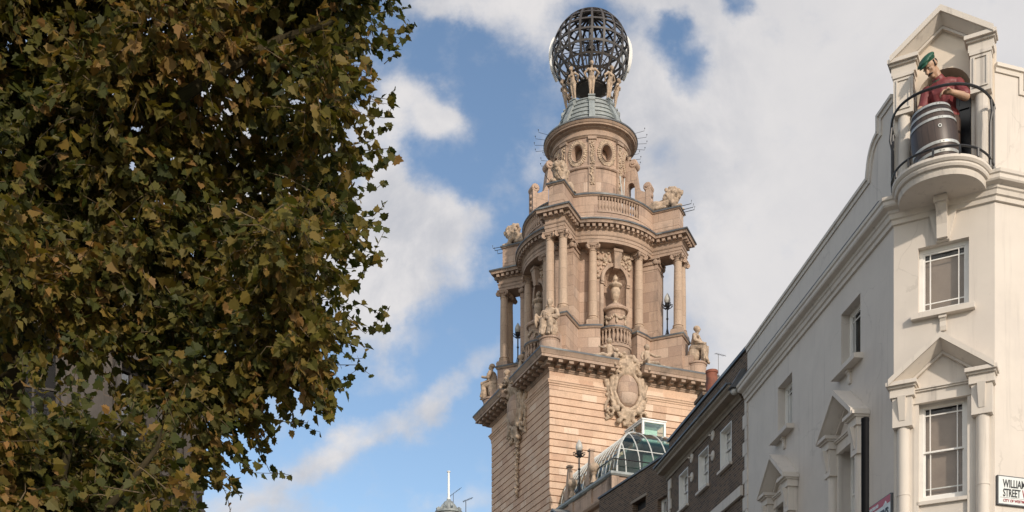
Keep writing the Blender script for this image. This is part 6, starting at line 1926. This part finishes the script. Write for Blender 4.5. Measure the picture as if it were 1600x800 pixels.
rng = np.random.default_rng(5)
big = []
for (x, y, r) in [(560, 35, 70), (592, 66, 38), (485, 50, 88), (385, 40, 88), (265, 50, 112), (130, 60, 130), (15, 60, 130), (535, 150, 60), (560, 100, 42), (470, 160, 74), (330, 225, 90), (200, 200, 120), (60, 200, 130),
                  (545, 235, 55), (475, 290, 82), (360, 320, 102), (230, 320, 120), (90, 320, 130), (535, 330, 55), (485, 385, 85), (370, 420, 100), (240, 420, 100), (100, 405, 105), (10, 400, 100),
                  (540, 425, 42), (510, 470, 62), (430, 510, 80), (330, 530, 85), (240, 490, 70), (110, 450, 60), (535, 515, 30), (505, 548, 48), (455, 590, 42), (395, 590, 62), (325, 625, 55), (300, 560, 70), (380, 665, 36), (150, 545, 42), (55, 515, 42), (215, 590, 30), (345, 735, 22), (330, 690, 30), (270, 600, 40),
                  # above and left of the picture
                  (560, -60, 90), (440, -80, 130), (300, -90, 140), (140, -90, 150), (0, -80, 150), (500, -190, 120), (330, -230, 140), (150, -230, 150), (-130, 20, 150), (-140, 200, 150), (-140, 380, 130), (-60, 480, 70)]:
    dep = rng.uniform(13.2, 16.8) if r > 60 else rng.uniform(13.6, 15.0)
    x2 = x - 50 * max(0.0, min(1.2, (x - 420) / 140.0)) if y < 620 else x - 12
    big.append((x2, y, r * .80, dep, 1.4))
tp = [px3(-40, 1500, 15.6), px3(-30, 1100, 15.6), px3(-10, 800, 15.6), px3(2, 600, 15.7), px3(14, 440, 15.7), px3(40, 280, 15.6), px3(90, 120, 15.5), px3(150, -60, 15.4)]
tp[0][2] = GZ
trr = [.48, .40, .33, .30, .27, .22, .17, .10]
def limb(pts, r0, r1): return ([px3(*p) for p in pts], [r0 + (r1 - r0) * i / (len(pts) - 1) for i in range(len(pts))])
limbs = [limb([(14, 440, 15.7), (60, 300, 15.0), (130, 215, 14.4), (185, 165, 13.9), (225, 158, 13.6), (262, 166, 13.5), (330, 120, 13.6), (440, 60, 13.9), (530, 30, 14)], .16, .03),
         limb([(20, 420, 15.7), (120, 380, 15.2), (240, 350, 14.9), (360, 340, 14.6), (470, 330, 14.4), (540, 320, 14.3)], .13, .02),
         limb([(5, 560, 15.7), (100, 500, 15.4), (220, 490, 15.2), (340, 510, 14.9), (450, 540, 14.6), (510, 540, 14.4)], .10, .015),
         limb([(220, 490, 15.2), (290, 560, 15.0), (330, 640, 14.7), (345, 720, 14.5)], .05, .012),
         limb([(40, 280, 15.6), (160, 230, 16.2), (300, 220, 16.4), (430, 230, 16.0), (520, 220, 15.2)], .11, .02),
         ]
sh_ = []
rs = np.random.default_rng(12)
for (xa, ya, xb, yb, n_) in [(600, 55, 648, 40, 9), (596, 70, 640, 52, 8), (585, 20, 640, 12, 8), (600, 100, 622, 85, 5), (575, 150, 618, 140, 8), (570, 180, 615, 165, 8), (565, 215, 612, 200, 7), (570, 235, 610, 238, 6), (560, 270, 606, 255, 8), (560, 290, 600, 285, 6),
                              (560, 340, 602, 318, 8), (560, 350, 598, 345, 6), (555, 385, 600, 362, 8), (550, 400, 590, 396, 6), (560, 440, 604, 405, 8), (555, 470, 606, 482, 8), (540, 490, 605, 520, 8), (545, 500, 600, 490, 7), (530, 520, 576, 545, 7), (530, 545, 566, 560, 7), (520, 570, 578, 585, 6), (500, 590, 562, 575, 6),
                              (490, 610, 545, 600, 6), (440, 640, 500, 675, 6), (430, 655, 480, 660, 5), (400, 690, 452, 742, 7), (370, 715, 440, 740, 6), (360, 745, 375, 775, 4), (340, 560, 420, 570, 6), (600, 30, 630, 60, 6)]:
    dpt = rs.uniform(13.8, 14.6)
    sh_.append((px3(xa, ya, dpt), px3(xb, yb, dpt - .1), n_, .10))
make_tree('plane_tree', 'large plane tree with yellowing leaves filling the upper left', big, tp, trr, limbs, rng, .110, 19.0, sh_, tone=(.07, 0))
rng2 = np.random.default_rng(9)
low = []
for (x, y, r) in [(60, 680, 50), (15, 660, 45), (150, 695, 48), (110, 720, 75), (30, 740, 90), (190, 720, 65), (235, 755, 45), (150, 790, 80), (255, 790, 35), (60, 830, 100), (200, 850, 80), (-80, 700, 90), (-60, 830, 100), (130, 920, 100), (10, 960, 100)]:
    low.append((x, y, r * .92, rng2.uniform(10.6, 12.4), 1.2))
tp2 = [px3(40, 1500, 11.6), px3(45, 1100, 11.6), px3(60, 900, 11.6), px3(90, 760, 11.5), px3(120, 660, 11.4)]
tp2[0][2] = GZ
limbs2 = [limb([(45, 1000, 11.6), (110, 860, 11.4), (190, 770, 11.2), (245, 700, 11.1), (262, 640, 11.1)], .06, .008), limb([(45, 1000, 11.6), (10, 860, 11.8), (-30, 740, 11.9), (0, 640, 11.8)], .06, .01)]
sh2 = []
for (xa, ya, xb, yb, n_) in [(230, 690, 258, 620, 8), (180, 670, 215, 600, 8), (90, 620, 120, 575, 7), (20, 600, 35, 560, 6), (250, 760, 300, 745, 6), (130, 620, 165, 590, 7), (60, 610, 75, 565, 6)]:
    sh2.append((px3(xa, ya, 11.2), px3(xb, yb, 11.1), n_, .09))
make_tree('plane_tree', 'lower young plane tree with pale small leaves in the bottom left corner', low, tp2, [.14, .11, .09, .06, .02], limbs2, rng2, .092, 14.0, sh2, (.25, .55), tone=(.04, 0))
